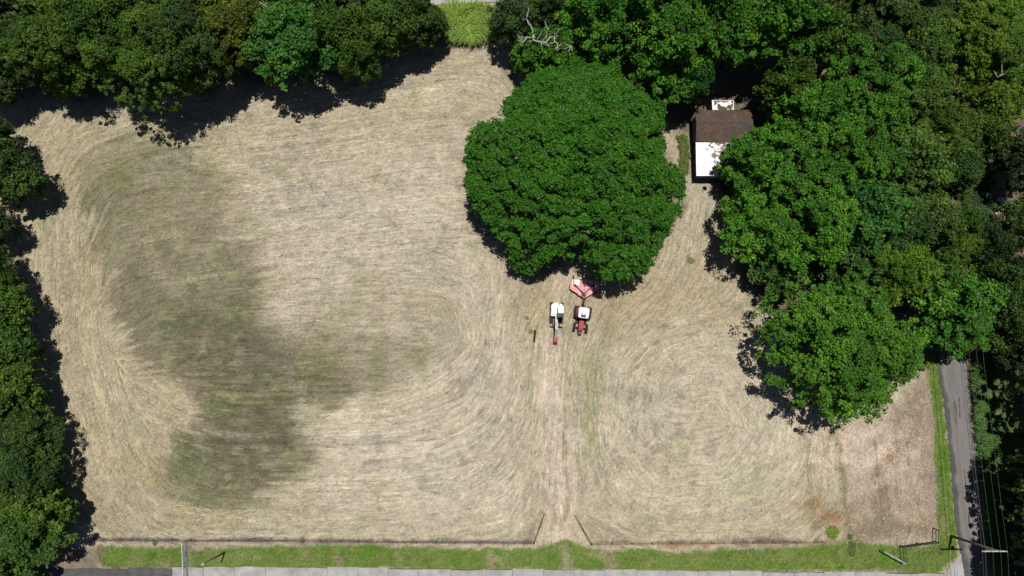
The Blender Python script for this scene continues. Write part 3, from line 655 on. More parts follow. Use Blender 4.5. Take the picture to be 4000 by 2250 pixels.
TREES = [
 # back row, top left
 (20,30,85,'round','dark',10,'dark tree in the far top left corner, cut by the frame',TL),
 (120,-30,95,'round','mid',11,'tree cut by the top edge, left of the big broccoli-shaped tree',TL),
 (270,-20,100,'round','mid',11,'tree cut by the top edge behind the largest round top left tree',TL),
 (420,-10,95,'round','dark',10.5,'dark tree cut by the top edge, left of the olive trees',TL),
 (560,0,80,'airy','olive',9.5,'yellow-olive tree cut by the top edge, first of the olive pair',TL),
 (690,-30,85,'airy','mid',9,'green tree at the top edge behind the bright jade tree',TL),
 (820,-10,80,'fine','dark',9,'dark olive tree at the top edge right of the jade tree',TL),
 (960,-20,80,'fine','mid',9,'green tree at the top edge left of the grassy gap',TL),
 (-20,200,60,'round','dark',8,'dark tree at the left edge below the top left corner',TL),  # added tree, keeps the bare ground at the left edge in shade
 # front row, top left
 (40,135,70,'round','dark',10.6,'dark low tree at the left end of the top row, over shade',TL),
 (130,110,95,'round','mid',13.2,'mid green tree, second from the left in the top row',TL),
 (160,205,42,'round','mid',8.0,'small green tree pushed out in front of the top left row',TL),
 (260,70,90,'round','mid',14.6,'green tree behind the gap between two big round top left trees',TL),
 (355,140,118,'round','mid',14.6,'largest round green tree of the top left row',TL),
 (480,110,95,'round','dark',13.9,'dusky green tree right of the largest round top left tree',TL),
 (470,190,40,'round','mid',8.5,'small green tree hanging over the widest top left shadow',TL),
 (600,85,72,'airy','olive',11.9,'yellow-olive thin tree with bare twigs left of the jade tree',TL),
 (740,110,104,'airy','jade',12.5,'bright jade green tree standing out of the top left row',TL),
 (860,95,62,'fine','mid',11.3,'green tree immediately right of the bright jade tree',TL),
 (905,150,48,'fine','mid',9.9,'small green tree at the field edge right of the jade tree',TL),
 (945,70,66,'fine','mid',11.3,'green tree with bright top, third from the grassy gap',TL),
 (1035,45,62,'fine','dark',9.9,'dark olive tree, second from the grassy gap on its left',TL),
 (1085,60,40,'fine','dark',7.3,'low dark bush-like tree on the left side of the grassy gap',TL),
 # top, right of the gap
 (1290,45,58,'fine','blue',9,'dark bluish tree on the right side of the grassy gap',TR),
 (1345,132,52,'plate','lush',7.5,'green tree below the dead white branches',TR),
 (1400,132,62,'plate','lush',8.5,'leafy green tree between dead white branches and round tree',TR),
 (1400,20,70,'fine','dark',8,'dark tree cut by the top edge behind the dead white branches',TR),
 (1490,50,86,'plate','lush',13.7,'bright green tree at the top edge above the huge round tree',TR),
 (1515,118,66,'plate','jade',8.5,'green tree touching the top of the huge round tree',TR),
 (1630,30,100,'plate','lush',15.2,'tall green tree at the top edge, second right of the dead branches',TR),
 (1690,130,98,'plate','lush',14.7,'broad tree with layered sprays above the shed shadow',TR),
 (1800,40,105,'plate','lush',15.2,'layered green tree at the top edge directly above the shed',TR),
 (1860,92,64,'plate','jade',11.5,'layered tree hanging over the dark yard above the shed',TR),
 (1735,190,52,'plate','jade',10.7,'low dark green tree left above the small white annex',TR),
 (1970,40,100,'plate','lush',15.2,'green tree at the top edge right of the shed',TR),
 (2070,90,64,'plate','mid',13.2,'green tree at the end of the layered row, right of the shed',TR),
 (2170,20,90,'fine','dark',10,'dark fine-leaved tree at the top edge, right part',TR),
 (2190,120,76,'fine','dark',9,'dark fine-leaved tree above the big right hand wood',TR),
 (2300,40,80,'fine','dark',9.5,'dark olive tree at the top edge near the right corner',TR),
 (2330,140,66,'fine','mid',9,'dusky tree left of the yellow-green corner trees',TR),
 (2490,110,110,'fine','lime',11,'yellow-green broad tree near the top right corner',TR),
 (2570,30,85,'fine','lime',11,'yellow-green tree in the top right corner itself',TR),
 (2440,20,60,'fine','dark',8,'dark small tree at the top edge left of the corner tree',TR),
 # right hand wood
 (2190,230,120,'plate','lush',13,'large tree at the upper end of the right hand wood',TR),
 (2040,288,84,'plate','lush',12,'tree leaning over the right end of the brown shed roof',TR),
 (1985,215,58,'plate','mid',11,'tree over the dark yard at the upper right corner of the shed',TR),
 (2290,240,92,'plate','mid',12,'mid green tree at the upper right of the wood',TR),
 (2360,330,74,'fine','mid',11,'fine-leaved tree on the right flank of the wood, upper part',TR),
 (1903,405,75,'plate','lush',9,'bright tree covering the right half of the white roof',TR),
 (2010,440,124,'plate','lush',13,'brightest broad tree of the wood, right below the shed',TR),
 (2170,380,110,'plate','lush',13,'tree in the middle of the wood, right of the brightest one',TR),
 (2290,420,104,'plate','mid',12.5,'mid green tree in the right middle of the wood',TR),
 (2400,440,60,'fine','dark',10,'dark narrow tree at the right edge of the wood, middle',TR),
 (1900,560,84,'plate','lush',10,'tree above the long shadow facing the huge round tree',TR),
 (2040,570,112,'plate','lush',12,'broad tree in the lower left of the wood',TR),
 (2180,550,104,'plate','jade',12,'broad tree in the lower middle of the wood',TR),
 (2300,570,92,'fine','dark',11,'dark fine-leaved tree in the lower right of the wood',TR),
 (2390,590,70,'fine','mid',10,'fine-leaved tree on the right flank of the wood, lower part',TR),
 (2260,680,76,'fine','lime',10,'yellow-green tree at the lower end of the wood',TR),
 (2140,655,78,'plate','shade',9.0,'tree filling the lower end of the wood beside the yellow-green one',TR),
 (1965,672,64,'plate','shade',7.0,'shaded tree at the lower left corner of the wood',TR),
 (2430,770,104,'plate','lush',10,'green tree arching over the upper end of the road',TR),
 (2360,700,60,'fine','mid',9,'small green tree left of the road tree',TR),
 (2500,720,60,'fine','dark',10,'dark tree right of the tree that arches over the road',TR),
 (2520,230,80,'fine','lime',11,'yellow-green tree at the right edge below the corner trees',TR),
 (2470,330,56,'fine','mid',9,'green tree between the wood and the dark ditch',TR),
 (2575,400,66,'fine','deep',10,'very dark tree cut by the right edge, upper middle',TR),
 (2580,560,62,'fine','dark',10,'dark tree cut by the right edge above the palms',TR),
 (2590,700,60,'fine','deep',10,'dark tree cut by the right edge beside the road tree',TR),
 (2540,810,66,'fine','dark',10,'dark tree at the right edge between the road tree and the palms',TR),
 (2600,880,60,'fine','deep',10,'dark tree cut by the right edge above the fan palms',TR),
 (2470,620,50,'fine','deep',10,'very dark slim tree beside the ditch right of the wood',TR),
 # left edge
 (-22,350,57,'round','deep',8,'very dark tree cut by the left edge, topmost there',LE),
 (18,435,68,'round','dark',9,'dark tree on the left edge over the square black shadow',LE),
 (-27,560,47,'round','deep',8,'dark tree mostly outside the left edge below the square shadow',LE),
 (-17,680,49,'round','dark',8,'dark tree cut by the left edge above the bright one',LE),
 (9,770,58,'round','mid',8.5,'bright green tree, first of the long left edge row',LE),
 (14,880,62,'round','mid',8.5,'green tree, second of the long left edge row',LE),
 (24,990,68,'round','mid',9,'green tree, third of the long left edge row',LE),
 (44,1090,74,'round','dark',9,'dusky tree, fourth of the long left edge row',LE),
 (64,1190,74,'round','dark',9,'dusky tree, fifth of the long left edge row',LE),
 (-26,1130,62,'round','dark',8.5,'dark tree cut by the left edge behind the fourth of its row',LE),
 (64,1330,90,'airy','mid',9.5,'light green open tree in the lower left corner',LE),
 (-16,1260,62,'round','dark',8.5,'dark tree cut by the left edge above the corner tree',LE),
 (128,1296,44,'airy','mid',7,'small open tree reaching to the fence in the lower left',LE),
 (-6,1440,76,'airy','mid',9,'light green tree cut by the lower left corner',LE)]
for a in TREES: tree(*a)
# trees just right of the frame shade the ditch
for vx, vy, lb in ((2730,1000,'tall tree standing right of the frame, shading the ditch by the palms'), (2726,1110,'tall tree right of the frame, shading the upper cane grass'),
                   (2684,1240,'tall tree right of the frame, shading the middle of the road bank'), (2684,1350,'tall tree right of the frame, shading the road above the pole'), (2690,1460,'tall tree right of the frame, shading the road below the pole')):
    tree(vx, vy, 84, 'airy', 'dark', 15, lb, TR)
# the lower right tree standing alone by the road, of several big limbs
tree(2114, 862, 161, 'plate', 'bright', 13.0, 'big spreading tree standing alone left of the road, lower right', None, var=1)
tree(2245, 880, 70, 'plate', 'bright', 9.0, 'smaller tree grown into the right of the big roadside tree', TR)
tree(2135, 968, 58, 'plate', 'bright', 5.0, 'low tree at the foot of the big roadside tree', TR)

# the huge round tree: a smooth dome of overlapping scales
def round_tree():
    r = np.random.RandomState(77); c0 = W(2238, 645, 6.5)
    t = empty('rain_tree', (c0.x, c0.y, 0), 0, 'huge dome-shaped dark green tree in the middle of the field', 'tree')
    out_px = [(120,490),(135,440),(230,305),(320,300),(368,345),(350,240),(440,130),(600,20),(740,10),(900,40),(980,130),(1090,210),(1165,285),(1140,400),(1150,540),(1235,560),(1250,660),(1265,740),(1235,830),(1190,880),(1145,960),(1085,1105),(1000,1145),(860,1165),(750,1040),(600,1025),(490,1090),(420,1115),(360,1060),(350,960),(230,860),(160,760),(130,690),(130,580)]
    pa = []
    for x, y in out_px:
        q = W(1719 + x / 1.3248, 234 + y / 1.3248, 4.6) - c0; pa.append((math.atan2(q.y, q.x), math.hypot(q.x, q.y) * 0.975))
    pa.sort(); an = np.array([a for a, _ in pa]); ra = np.array([b for _, b in pa])
    an = np.concatenate([an - 6.28319, an, an + 6.28319]); ra = np.concatenate([ra, ra, ra])
    Rout = lambda a: np.interp((a + math.pi) % 6.28319 - math.pi, an, ra)
    # swells: scale-like sprays stepping down from the top
    nl = 115; k = np.arange(nl); la = k * 2.399963 + r.normal(0, .16, nl); lq = np.sqrt((k + .5) / nl) * 0.97
    lx = lq * Rout(la) * np.cos(la); ly = lq * Rout(la) * np.sin(la)
    n = 5600; i = np.arange(n); q = np.sqrt((i + .5) / n); a = i * 2.399963 + r.normal(0, .06, n); R = Rout(a)
    x = q * R * np.cos(a) + r.normal(0, .12, n); y = q * R * np.sin(a) + r.normal(0, .12, n)
    D = np.hypot(x[:, None] - lx, (y[:, None] - ly) * 1.25); o = np.argsort(D, 1); d1 = np.take_along_axis(D, o[:, :1], 1)[:, 0]; d2 = np.take_along_axis(D, o[:, 1:2], 1)[:, 0]
    near = o[:, 0]; lift = r.normal(0, .40, nl)
    dome = 4.0 + 8.2 * np.clip(1 - lq[near] ** 2.4, 0, 1) ** 0.85
    z = dome + lift[near] + 0.60 * (1 - (d1 / 1.4) ** 2) + 0.35 * ((q - lq[near]) < 0) + r.normal(0, .10, n)
    rim = np.clip((d2 - d1) / 0.62, 0, 1)
    south = np.clip(-np.sin(a) * q + .25, 0, 1)
    z -= (1 - rim) * (0.25 + 0.85 * south)
    keep = r.rand(n) > (1 - rim) * (0.08 + 0.75 * south)
    # clefts: left notch and the open spot over the cutter
    aw = (a + math.pi) % 6.28319 - math.pi
    keep &= ~((np.abs(aw - 2.60) < .05) & (q > .70)) & ~((np.abs(aw + 1.52) < .075) & (q > .86))
    cents = np.stack([x, y, z], -1)[keep]; rads = r.uniform(.22, .38, n)[keep]; outs = np.stack([np.cos(a), np.sin(a), -.3 - q], -1)[keep]
    m = 420; sa = r.uniform(0, 6.283, m); sr = Rout(sa) * r.uniform(.84, 1.0, m); ok = ~(np.abs(((sa + math.pi) % 6.28319 - math.pi) + 1.52) < .07)
    sk = np.stack([sr * np.cos(sa), sr * np.sin(sa), r.uniform(2.7, 4.4, m)], -1)[ok]
    cents = np.concatenate([cents, sk]); rads = np.concatenate([rads, r.uniform(.3, .55, len(sk))]); outs = np.concatenate([outs, np.stack([np.cos(sa), np.sin(sa), -np.ones(m)], -1)[ok]])
    me = leaves_mesh('crown', cents, rads, 26, 0.23, r, 0.62, 0.7, 1.25, 0, outs, 0.35)
    cr = link('crown', me, M['leaf'], t); cr.color = (0.037, 0.130, 0.007, 1)
    tb = MB(); tb.tube([(0, 0, -.3), (0.05, 0, 1.2), (0, .1, 2.6)], [0.95, 0.7, 0.62], 12)
    for k in range(11):
        a_ = k * 0.571 + r.normal(0, .1); R_ = float(Rout(a_))
        p1 = (R_ * .3 * math.cos(a_), R_ * .3 * math.sin(a_), 4.6); p2 = (R_ * .64 * math.cos(a_ + .1), R_ * .64 * math.sin(a_ + .1), 6.0); p3 = (R_ * .86 * math.cos(a_), R_ * .86 * math.sin(a_), 4.4)
        tb.tube([(0, .1, 2.3), p1, p2, p3], [.34, .24, .13, .04], 6)
        for s_ in (-.22, .22): tb.tube([p1, (R_ * .58 * math.cos(a_ + s_), R_ * .58 * math.sin(a_ + s_), 7.2)], [.14, .04], 5)
    tb.build('trunk', M['bark'], t, True)
round_tree()

# dead white branches standing out of the wood
def dead_tree(vx, vy, h, seed, label, n=5):
    r = random.Random(seed); p = V(vx, vy, h * 0.8)
    t = empty('dead_tree', (p.x, p.y, 0), 0, label, 'tree', 'bare dead trees at the top')
    tb = MB(); tb.tube([(0, 0, -.3), (.1, .1, h * .5), (.2, 0, h * .75)], [.28, .2, .14], 8)
    tb.build('trunk', M['pale_bark'], t, True)
    for k in range(n):
        a = r.uniform(0, 6.28); l = r.uniform(1.6, 3.0); z = h * r.uniform(.55, .76)
        q = [(0.15, 0.05, z), (l * .4 * math.cos(a), l * .4 * math.sin(a), z + l * .45), (l * .8 * math.cos(a + .4), l * .8 * math.sin(a + .4), z + l * .7), (l * 1.15 * math.cos(a + .2), l * 1.15 * math.sin(a + .2), z + l * 1.05)]
        bm = MB(); bm.tube(q, [.12, .09, .06, .02], 5)
        for s in range(3):
            i = r.choice((1, 2)); e = Vector(q[i]) + Vector((r.uniform(-1, 1), r.uniform(-1, 1), r.uniform(.2, .9))); bm.tube([q[i], e], [.05, .015], 4)
        bm.build('branch', M['pale_bark'], t, True)
dead_tree(1338, 85, 9.5, 3, 'pale bare dead tree at the left of the pair, top middle')
dead_tree(1405, 85, 10.0, 6, 'pale bare dead tree nearer the huge round tree')
dead_tree(705, 5, 9.8, 9, 'white bare branches at the top edge behind the jade tree', 4)
dead_tree(2545, 190, 11.5, 12, 'bare grey limb sticking out of the yellow-green right edge trees', 3)

# ------------------------------------------------------------------ clumps of tall grass, weeds, palms
def clump_mesh(seed, n, rad, h, wid, droop):
    r = np.random.RandomState(seed); a = r.uniform(0, 6.283, n); q = rad * np.sqrt(r.rand(n)); b = r.uniform(0, 6.283, n)
    L = h * r.uniform(.55, 1.1, n); out = L * r.uniform(.15, .55, n)
    p0 = np.stack([q * np.cos(a), q * np.sin(a), np.full(n, -.05)], -1)
    dr = np.stack([np.cos(b), np.sin(b), np.zeros(n)], -1); sd = np.stack([-np.sin(b), np.cos(b), np.zeros(n)], -1) * (wid * r.uniform(.6, 1.3, n))[:, None]
    p1 = p0 + dr * out[:, None] * .35 + np.array([0, 0, 1]) * (L * .7)[:, None]
    p2 = p0 + dr * out[:, None] * 1.3 + np.array([0, 0, 1]) * (L * (1 - droop))[:, None]
    v = np.stack([p0 - sd * .4, p0 + sd * .4, p1 + sd, p1 - sd, p2 + sd * .1, p2 - sd * .1], 1).reshape(-1, 3)
    i = np.arange(n)[:, None] * 6
    f = np.concatenate([i + np.array([0, 1, 2, 3]), i + np.array([3, 2, 4, 5])])
    t = r.uniform(.55, 1.4, n); c = np.repeat(np.stack([t * r.uniform(.85, 1.4, n), t, t * .9], -1), 6, 0)
    me = quick_mesh('blades', v, f, c); me.materials.append(M['leaf']); return me
CANE = [clump_mesh(s, 420, 1.0, 2.4, 0.05, 0.35) for s in (1, 2, 3)]
TUFT = [clump_mesh(s, 260, 0.30, 0.42, 0.02, 0.45) for s in (11, 12)]
def plant(name, meshes, vx, vy, k, kz, colr, label, group, rnd, z=0.0):
    p = V(vx, vy, z)
    t = empty(name, (p.x, p.y, z), rnd.uniform(0, 6.28), label, 'plant', group); t.scale = (k, k, kz)
    o = link('blades', rnd.choice(meshes), None, t); o.color = (*colr, 1)
r = random.Random(21)
def cane_row(spots, colr, label, group):
    for (vx, vy, k, kz) in spots:
        j = r.uniform(.85, 1.2); plant('cane_grass', CANE, vx, vy, k, kz, [q * j for q in colr], label, group, r)
cane_row([(1118 + 16 * i + r.uniform(-5, 5), y + r.uniform(-5, 5), r.uniform(.9, 1.2), r.uniform(.6, .9)) for i in range(8) for y in (52, 70, 86)], (0.125, 0.225, 0.020),
         'bright green tall grass clump filling the gap in the top tree row', 'tall grass in the gap of the top row')
cane_row([(1050 + 14 * i, 70 + r.uniform(-8, 10), 1.1, 1.0) for i in range(4)], (0.06, 0.10, 0.03), 'dusky tall grass clump at the foot of the trees left of the gap', 'tall grass left of the gap')
cane_row([(2452 + (y - 900) * 0.085 + dx + r.uniform(-5, 5), y + r.uniform(-6, 6), r.uniform(.65, 1.0), r.uniform(.45, .8)) for y in range(930, 1440, 17) for dx in ((8, 22) if y < 1060 else (8, 22, 38, 54) if y < 1260 else (14, 30, 46))], (0.050, 0.130, 0.018),
         'dark green cane grass clump on the bank right of the road', 'cane grass beside the road')
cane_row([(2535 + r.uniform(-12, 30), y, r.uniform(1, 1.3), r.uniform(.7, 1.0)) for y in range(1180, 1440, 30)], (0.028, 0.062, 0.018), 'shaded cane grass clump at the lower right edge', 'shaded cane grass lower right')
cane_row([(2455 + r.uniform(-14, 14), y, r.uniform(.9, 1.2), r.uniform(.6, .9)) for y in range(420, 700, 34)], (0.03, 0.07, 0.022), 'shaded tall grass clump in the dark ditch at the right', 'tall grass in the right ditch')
ORD = ('first', 'second', 'third', 'fourth', 'fifth', 'sixth', 'seventh', 'eighth', 'ninth')
for i, (vx, vy) in enumerate([(1716,352),(1719,372),(1722,392),(1720,412),(1717,430)]):
    plant('weed_tuft', TUFT, vx, vy, 2.0, 1.5, (0.10, 0.15, 0.03), 'green weed tuft along the left side of the shed, %s from the top' % ORD[i], 'weeds beside the shed', r)
for vx, vy, k, c, lb in ((2093,1339,2.6,(0.13,0.22,0.03),'bright green weed in the bare ground at the lower right fence'), (2143,1388,1.6,(0.09,0.13,0.045),'dark green weed at the end of the earth ridge'),
    (2138,1350,1.0,(0.09,0.13,0.05),'grey-green weed on the lower earth ridge, upper one'), (2143,1370,1.3,(0.08,0.12,0.045),'grey-green weed on the lower earth ridge, lower one'), (390,1366,1.0,(0.10,0.17,0.05),'green weed on the scorched strip left of the open gate'), (385,1395,1.0,(0.08,0.15,0.02),'grass tuft on the left end of the verge'), (1336,834,1.1,(0.19,0.19,0.06),'pale weed beside the charred post'),
    (1326,800,.9,(0.19,0.19,0.06),'small weed left of the excavator'), (1738,655,1.5,(0.17,0.20,0.08),'loose weed patch in the lane right of the round tree'), (20,252,2.6,(0.11,0.16,0.06),'pale green bush at the left edge below the top trees'),
    (2370,1383,1.8,(0.11,0.18,0.04),'weed at the foot of the utility pole'), (1040,1362,.8,(0.10,0.17,0.03),'green tuft on the scorched strip in mid fence')):
    plant('weed_tuft', TUFT, vx, vy, k * 0.8, k * 0.35, c, lb, None, r)
# palms in the shade at the right edge
def frond_mesh(seed):
    r_ = np.random.RandomState(seed); v = []; f = []; c = []
    for k in range(26):
        a = k * 2.4 + r_.normal(0, .2); el = r_.uniform(0.1, 1.2); L = r_.uniform(1.1, 1.7)
        for s in range(12):
            b = a + (s - 5.5) * 0.13; d = np.array([math.cos(b) * math.cos(el), math.sin(b) * math.cos(el), math.sin(el) - .25]); sd = np.array([-math.sin(b), math.cos(b), 0]) * .045
            p0 = np.array([math.cos(a) * math.cos(el), math.sin(a) * math.cos(el), math.sin(el)]) * L * .55; p1 = p0 + d * L * .55
            i = len(v); v += [p0 - sd * .3, p0 + sd * .3, p0 + (p1 - p0) * .5 + sd, p1, p0 + (p1 - p0) * .5 - sd]; f.append([i, i + 1, i + 2, i + 3, i + 4]); t = r_.uniform(.6, 1.4); c += [(t, t, t * .9)] * 5
    me = quick_mesh('fronds', np.array(v), np.array(f), np.array(c)); me.materials.append(M['leaf']); return me
FR = [frond_mesh(1), frond_mesh(2)]
for vx, vy, lb in ((2535,905,'fan palm at the right edge, topmost of the cluster'), (2560,940,'fan palm at the right edge, second of the cluster'), (2530,985,'fan palm in the middle of the right edge cluster'), (2562,1010,'fan palm cut by the right edge in its cluster'), (2545,1060,'fan palm at the lower end of the right edge cluster')):
    p = V(vx, vy, 3.6); t = empty('fan_palm', (p.x, p.y, 0), r.uniform(0, 6), lb, 'palm', 'palms at the right edge')
    MB().tube([(0, 0, -.2), (.05, 0, 1.5), (0, 0, 3.0)], [.16, .12, .1], 8).build('trunk', M['bark'], t, True)
    o = link('fronds', r.choice(FR), None, t, (0, 0, 3.0)); o.color = (0.075, 0.115, 0.04, 1)

# pale stones in the dark ditch
def rock_mesh(seed):
    r_ = np.random.RandomState(seed); mb_ = MB(); n = 8
    rings = [(0.0, .75), (.25, 1.0), (.6, .8), (.8, .35)]
    vs = []; fs = []
    for z, q in rings:
        for k in range(n): a = 6.283 * k / n; w = q * r_.uniform(.75, 1.2); vs.append((w * math.cos(a), w * math.sin(a) * .8, z * r_.uniform(.8, 1.1)))
    for i in range(3):
        for k in range(n): fs.append((i * n + k, i * n + (k + 1) % n, (i + 1) * n + (k + 1) % n, (i + 1) * n + k))
    fs.append(tuple(3 * n + k for k in range(n))); mb_.add(vs, fs); return mb_.mesh('rock')
RK = [rock_mesh(s) for s in (1, 2, 3)]
for me in RK: me.materials.append(M['stone'])
STO = sorted([505,520,515,535,815,830,1078,188,20])
for i, (vx, vy, s) in enumerate([(2515,505,.5),(2522,520,.7),(2500,515,.4),(2508,535,.35),(2520,815,.5),(2527,830,.3),(2538,1078,.45),(2475,188,.4),(2382,20,.45)]):
    o = link('rock', RK[i % 3], None, None, (*V(vx, vy).xy, -0.05), (0, 0, i * 1.3)); o.scale = (s, s, s)
    tag(o, 'pale stone lying in the dark ditch at the right, %s from the top' % ORD[STO.index(vy)], 'rock', 'stones in the ditch')

# ------------------------------------------------------------------ old shed
def shed():
    zt = 2.35
    P = lambda x, y, h: W(2600 + x / 3.6225, 350 + y / 3.6225, h)
    o = P(430, 725, zt); ax = P(1228, 725, zt) - o; L = ax.length; ang = math.atan2(ax.y, ax.x)
    t = empty('old_shed', (o.x, o.y, 0), ang, 'old shed with rusty brown gable roof and flaking white lean-to', 'shed')
    Dm = (P(430, 300, zt) - o).length; Dl = (P(440, 1205, zt) - o).length
    # local: x along the eaves, y up the picture; main body 0..Dm, lean-to -Dl..0
    wl = MB(); wl.box((L / 2, Dm / 2, zt / 2 - .06), (L - .5, Dm - .5, zt - .12)); wl.box((L / 2, -Dl / 2 + .1, .95), (L - .5, Dl - .3, 1.9)); wl.build('wall', M['wall'], t)
    wm = MB(); wm.profile_x([(0.25, zt - .15), (Dm - .25, zt - .15), (Dm * .55, zt + .35)], .25, .35); wm.build('gable', M['wall'], t)
    dr = MB(); dr.box((.24, Dm * .5, 1.0), (.04, .9, 2.0)); d = dr.build('door', M['timber'], t); MB().box((.2, Dm * .5 - .35, 1.0), (.05, .04, .12)).build('handle', M['grey_metal'], d)
    wn_ = MB(); wn_.box((.24, -Dl * .5, 1.2), (.04, 1.0, .8)); f = wn_.build('window', M['timber'], t); MB().box((.21, -Dl * .5, 1.2), (.03, .86, .66)).build('pane', M['glass'], f)
    def corrugated(x0, x1, ya, za, yb, zb, amp=.018):
        n = max(2, int((x1 - x0) / .055)); v = []; fc = []
        for k in range(n + 1):
            x = x0 + (x1 - x0) * k / n; w = amp * math.sin(k * 2.094)
            v += [(x, ya, za + w), (x, yb, zb + w), (x, ya, za + w - .02), (x, yb, zb + w - .02)]
        for k in range(n):
            i = 4 * k; fc += [(i, i + 4, i + 5, i + 1), (i + 2, i + 3, i + 7, i + 6), (i, i + 2, i + 6, i + 4), (i + 1, i + 5, i + 7, i + 3)]
        fc += [(0, 1, 3, 2), (4 * n, 4 * n + 2, 4 * n + 3, 4 * n + 1)]
        return MB().add(v, fc)
    zr = zt + .52; yr = Dm * .56; ns = 8; rs = random.Random(3)
    roof = MB().box((L / 2, yr, zr - .05), (L, .10, .07)).build('roof', M['brown_roof'], t)
    for k in range(ns):
        x0, x1 = L * k / ns, L * (k + 1) / ns + .04
        dz = .004 * (k % 2) + rs.uniform(0, .008)
        corrugated(x0, x1, -.10 + rs.uniform(-.05, .03), zt + .02 + dz, yr + .02, zr + dz).build('roof_sheet', M['brown_roof'], roof)
        corrugated(x0, x1, yr - .02, zr + dz + .003, Dm + .1 + rs.uniform(-.03, .05), zt + dz).build('roof_sheet', M['brown_roof'], roof)
    MB().profile_x([(yr - .16, zr - .03), (yr, zr + .06), (yr + .16, zr - .03), (yr, zr + .03)], -.02, L + .03).build('ridge_cap', M['ridge'], roof)
    M['flake'] = flake_mat('flaking_white_roof', (o.x - .2, o.x + 3.6), 0.13)
    lean = MB().box((L / 2, -.12, zt - .12), (L - .1, .08, .08)).build('lean_to_roof', M['timber'], t)
    for k in range(ns):
        x0, x1 = L * k / ns, L * (k + 1) / ns + .04
        corrugated(x0, x1, -Dl, zt - .42 + .004 * (k % 2), -.02, zt - .10 + .004 * (k % 2), .014).build('roof_sheet', M['flake'], lean)
    # annex on the far side
    a0, a1 = (690 - 430) / 798 * L, (990 - 430) / 798 * L; da = (P(690, 145, zt) - P(690, 300, zt)).length
    an = MB().box(((a0 + a1) / 2, Dm + da / 2, 1.0), (a1 - a0 - .2, da - .2, 2.0)).build('annex', M['wall'], t)
    M['flake2'] = flake_mat('flaking_annex_roof', (o.x - 100, o.x - 50), 0.05)
    for k in range(3):
        corrugated(a0 + (a1 - a0) * k / 3, a0 + (a1 - a0) * (k + 1) / 3 + .03, Dm + .08, zt - .08 + .004 * k, Dm + da, zt - .28 + .004 * k).build('roof_sheet', M['flake2'], an)
    for x in (a0, a1): MB().box((x, Dm + da / 2 + .03, zt - .17), (.07, da, .12)).build('fascia', M['white_paint'], an)
    MB().box(((a0 + a1) / 2, Dm + da + .02, zt - .27), (a1 - a0, .06, .1)).build('fascia', M['white_paint'], an)
    # weeds growing on the roofs
    rw = random.Random(9); WL = ['weed on the white annex roof, %s from its left end' % ORD[k_] for k_ in (1, 2, 3, 0)] + ['weed in the join of brown and white shed roofs, %s from the left' % ORD[k_] for k_ in range(4)]
    for wi, (x, y, z, k) in enumerate([(a0 + .9, Dm + .35, zt - .1, .8), (a0 + 1.5, Dm + .3, zt - .1, .7), (a0 + 2.0, Dm + .5, zt - .12, .8), (a0 + .8, Dm + .7, zt - .15, .6)] + [(x, -.05, zt - .08, .7) for x in (1.9, 2.4, 2.9, 3.3)]):
        p = t.matrix_basis @ Vector((x, y, z)) if False else Vector((o.x + x * math.cos(ang) - y * math.sin(ang), o.y + x * math.sin(ang) + y * math.cos(ang), z))
        e = empty('weed_tuft', p, rw.uniform(0, 6), WL[wi], 'plant', 'weeds on the shed roofs'); e.scale = (k, k, k * .5)
        ob = link('blades', rw.choice(TUFT), None, e); ob.color = (0.12, 0.135, 0.05, 1)
shed()

# ------------------------------------------------------------------ machines
def tyre(name, R, wd, loc, parent, lugs=16, rim_mat=None):
    w = MB(); n = 28
    prof = [(-wd / 2, R * .55), (-wd / 2, R * .86), (-wd * .36, R * .97), (0, R), (wd * .36, R * .97), (wd / 2, R * .86), (wd / 2, R * .55)]
    vs = [(x, q * math.cos(6.2832 * k / n), q * math.sin(6.2832 * k / n)) for k in range(n) for x, q in prof]; m_ = len(prof)
    fs = [(k * m_ + i, k * m_ + i + 1, ((k + 1) % n) * m_ + i + 1, ((k + 1) % n) * m_ + i) for k in range(n) for i in range(m_ - 1)]
    w.add(vs, fs)
    for k in range(lugs):
        for s in (-1, 1):
            a = 6.2832 * (k + (.5 if s > 0 else 0)) / lugs; c = Vector((s * wd * .24, R * math.cos(a), R * math.sin(a))); tx = Vector((0, -math.sin(a), math.cos(a))); nr = Vector((0, math.cos(a), math.sin(a)))
            dx = Vector((s * wd * .26, 0, 0)) + tx * .06 * R * 2; e = tx * .035; u = nr * .035
            q = [c - dx - e - u, c - dx + e - u, c + dx + e - u, c + dx - e - u, c - dx - e + u, c - dx + e + u, c + dx + e + u, c + dx - e + u]
            w.add(q, [(3, 2, 1, 0), (4, 5, 6, 7), (0, 1, 5, 4), (1, 2, 6, 5), (2, 3, 7, 6), (3, 0, 4, 7)])
    o = w.build(name, M['rubber'], parent, loc=loc)
    MB().tube([(-wd * .42, 0, 0), (wd * .42, 0, 0)], R * .56, 16).build('rim', rim_mat or M['grey_metal'], o)
    MB().tube([(-wd * .5, 0, 0), (wd * .5, 0, 0)], R * .16, 8).build('hub', M['black_metal'], o)
    return o
def rounded(hx, hy, rad, n=5, cx=0, cy=0):
    out = []
    for sx, sy, a0 in ((1, 1, 0), (-1, 1, 1.5708), (-1, -1, 3.1416), (1, -1, 4.7124)):
        for k in range(n + 1):
            a = a0 + 1.5708 * k / n; out.append((cx + sx * (hx - rad) + rad * math.cos(a), cy + sy * (hy - rad) + rad * math.sin(a)))
    return out
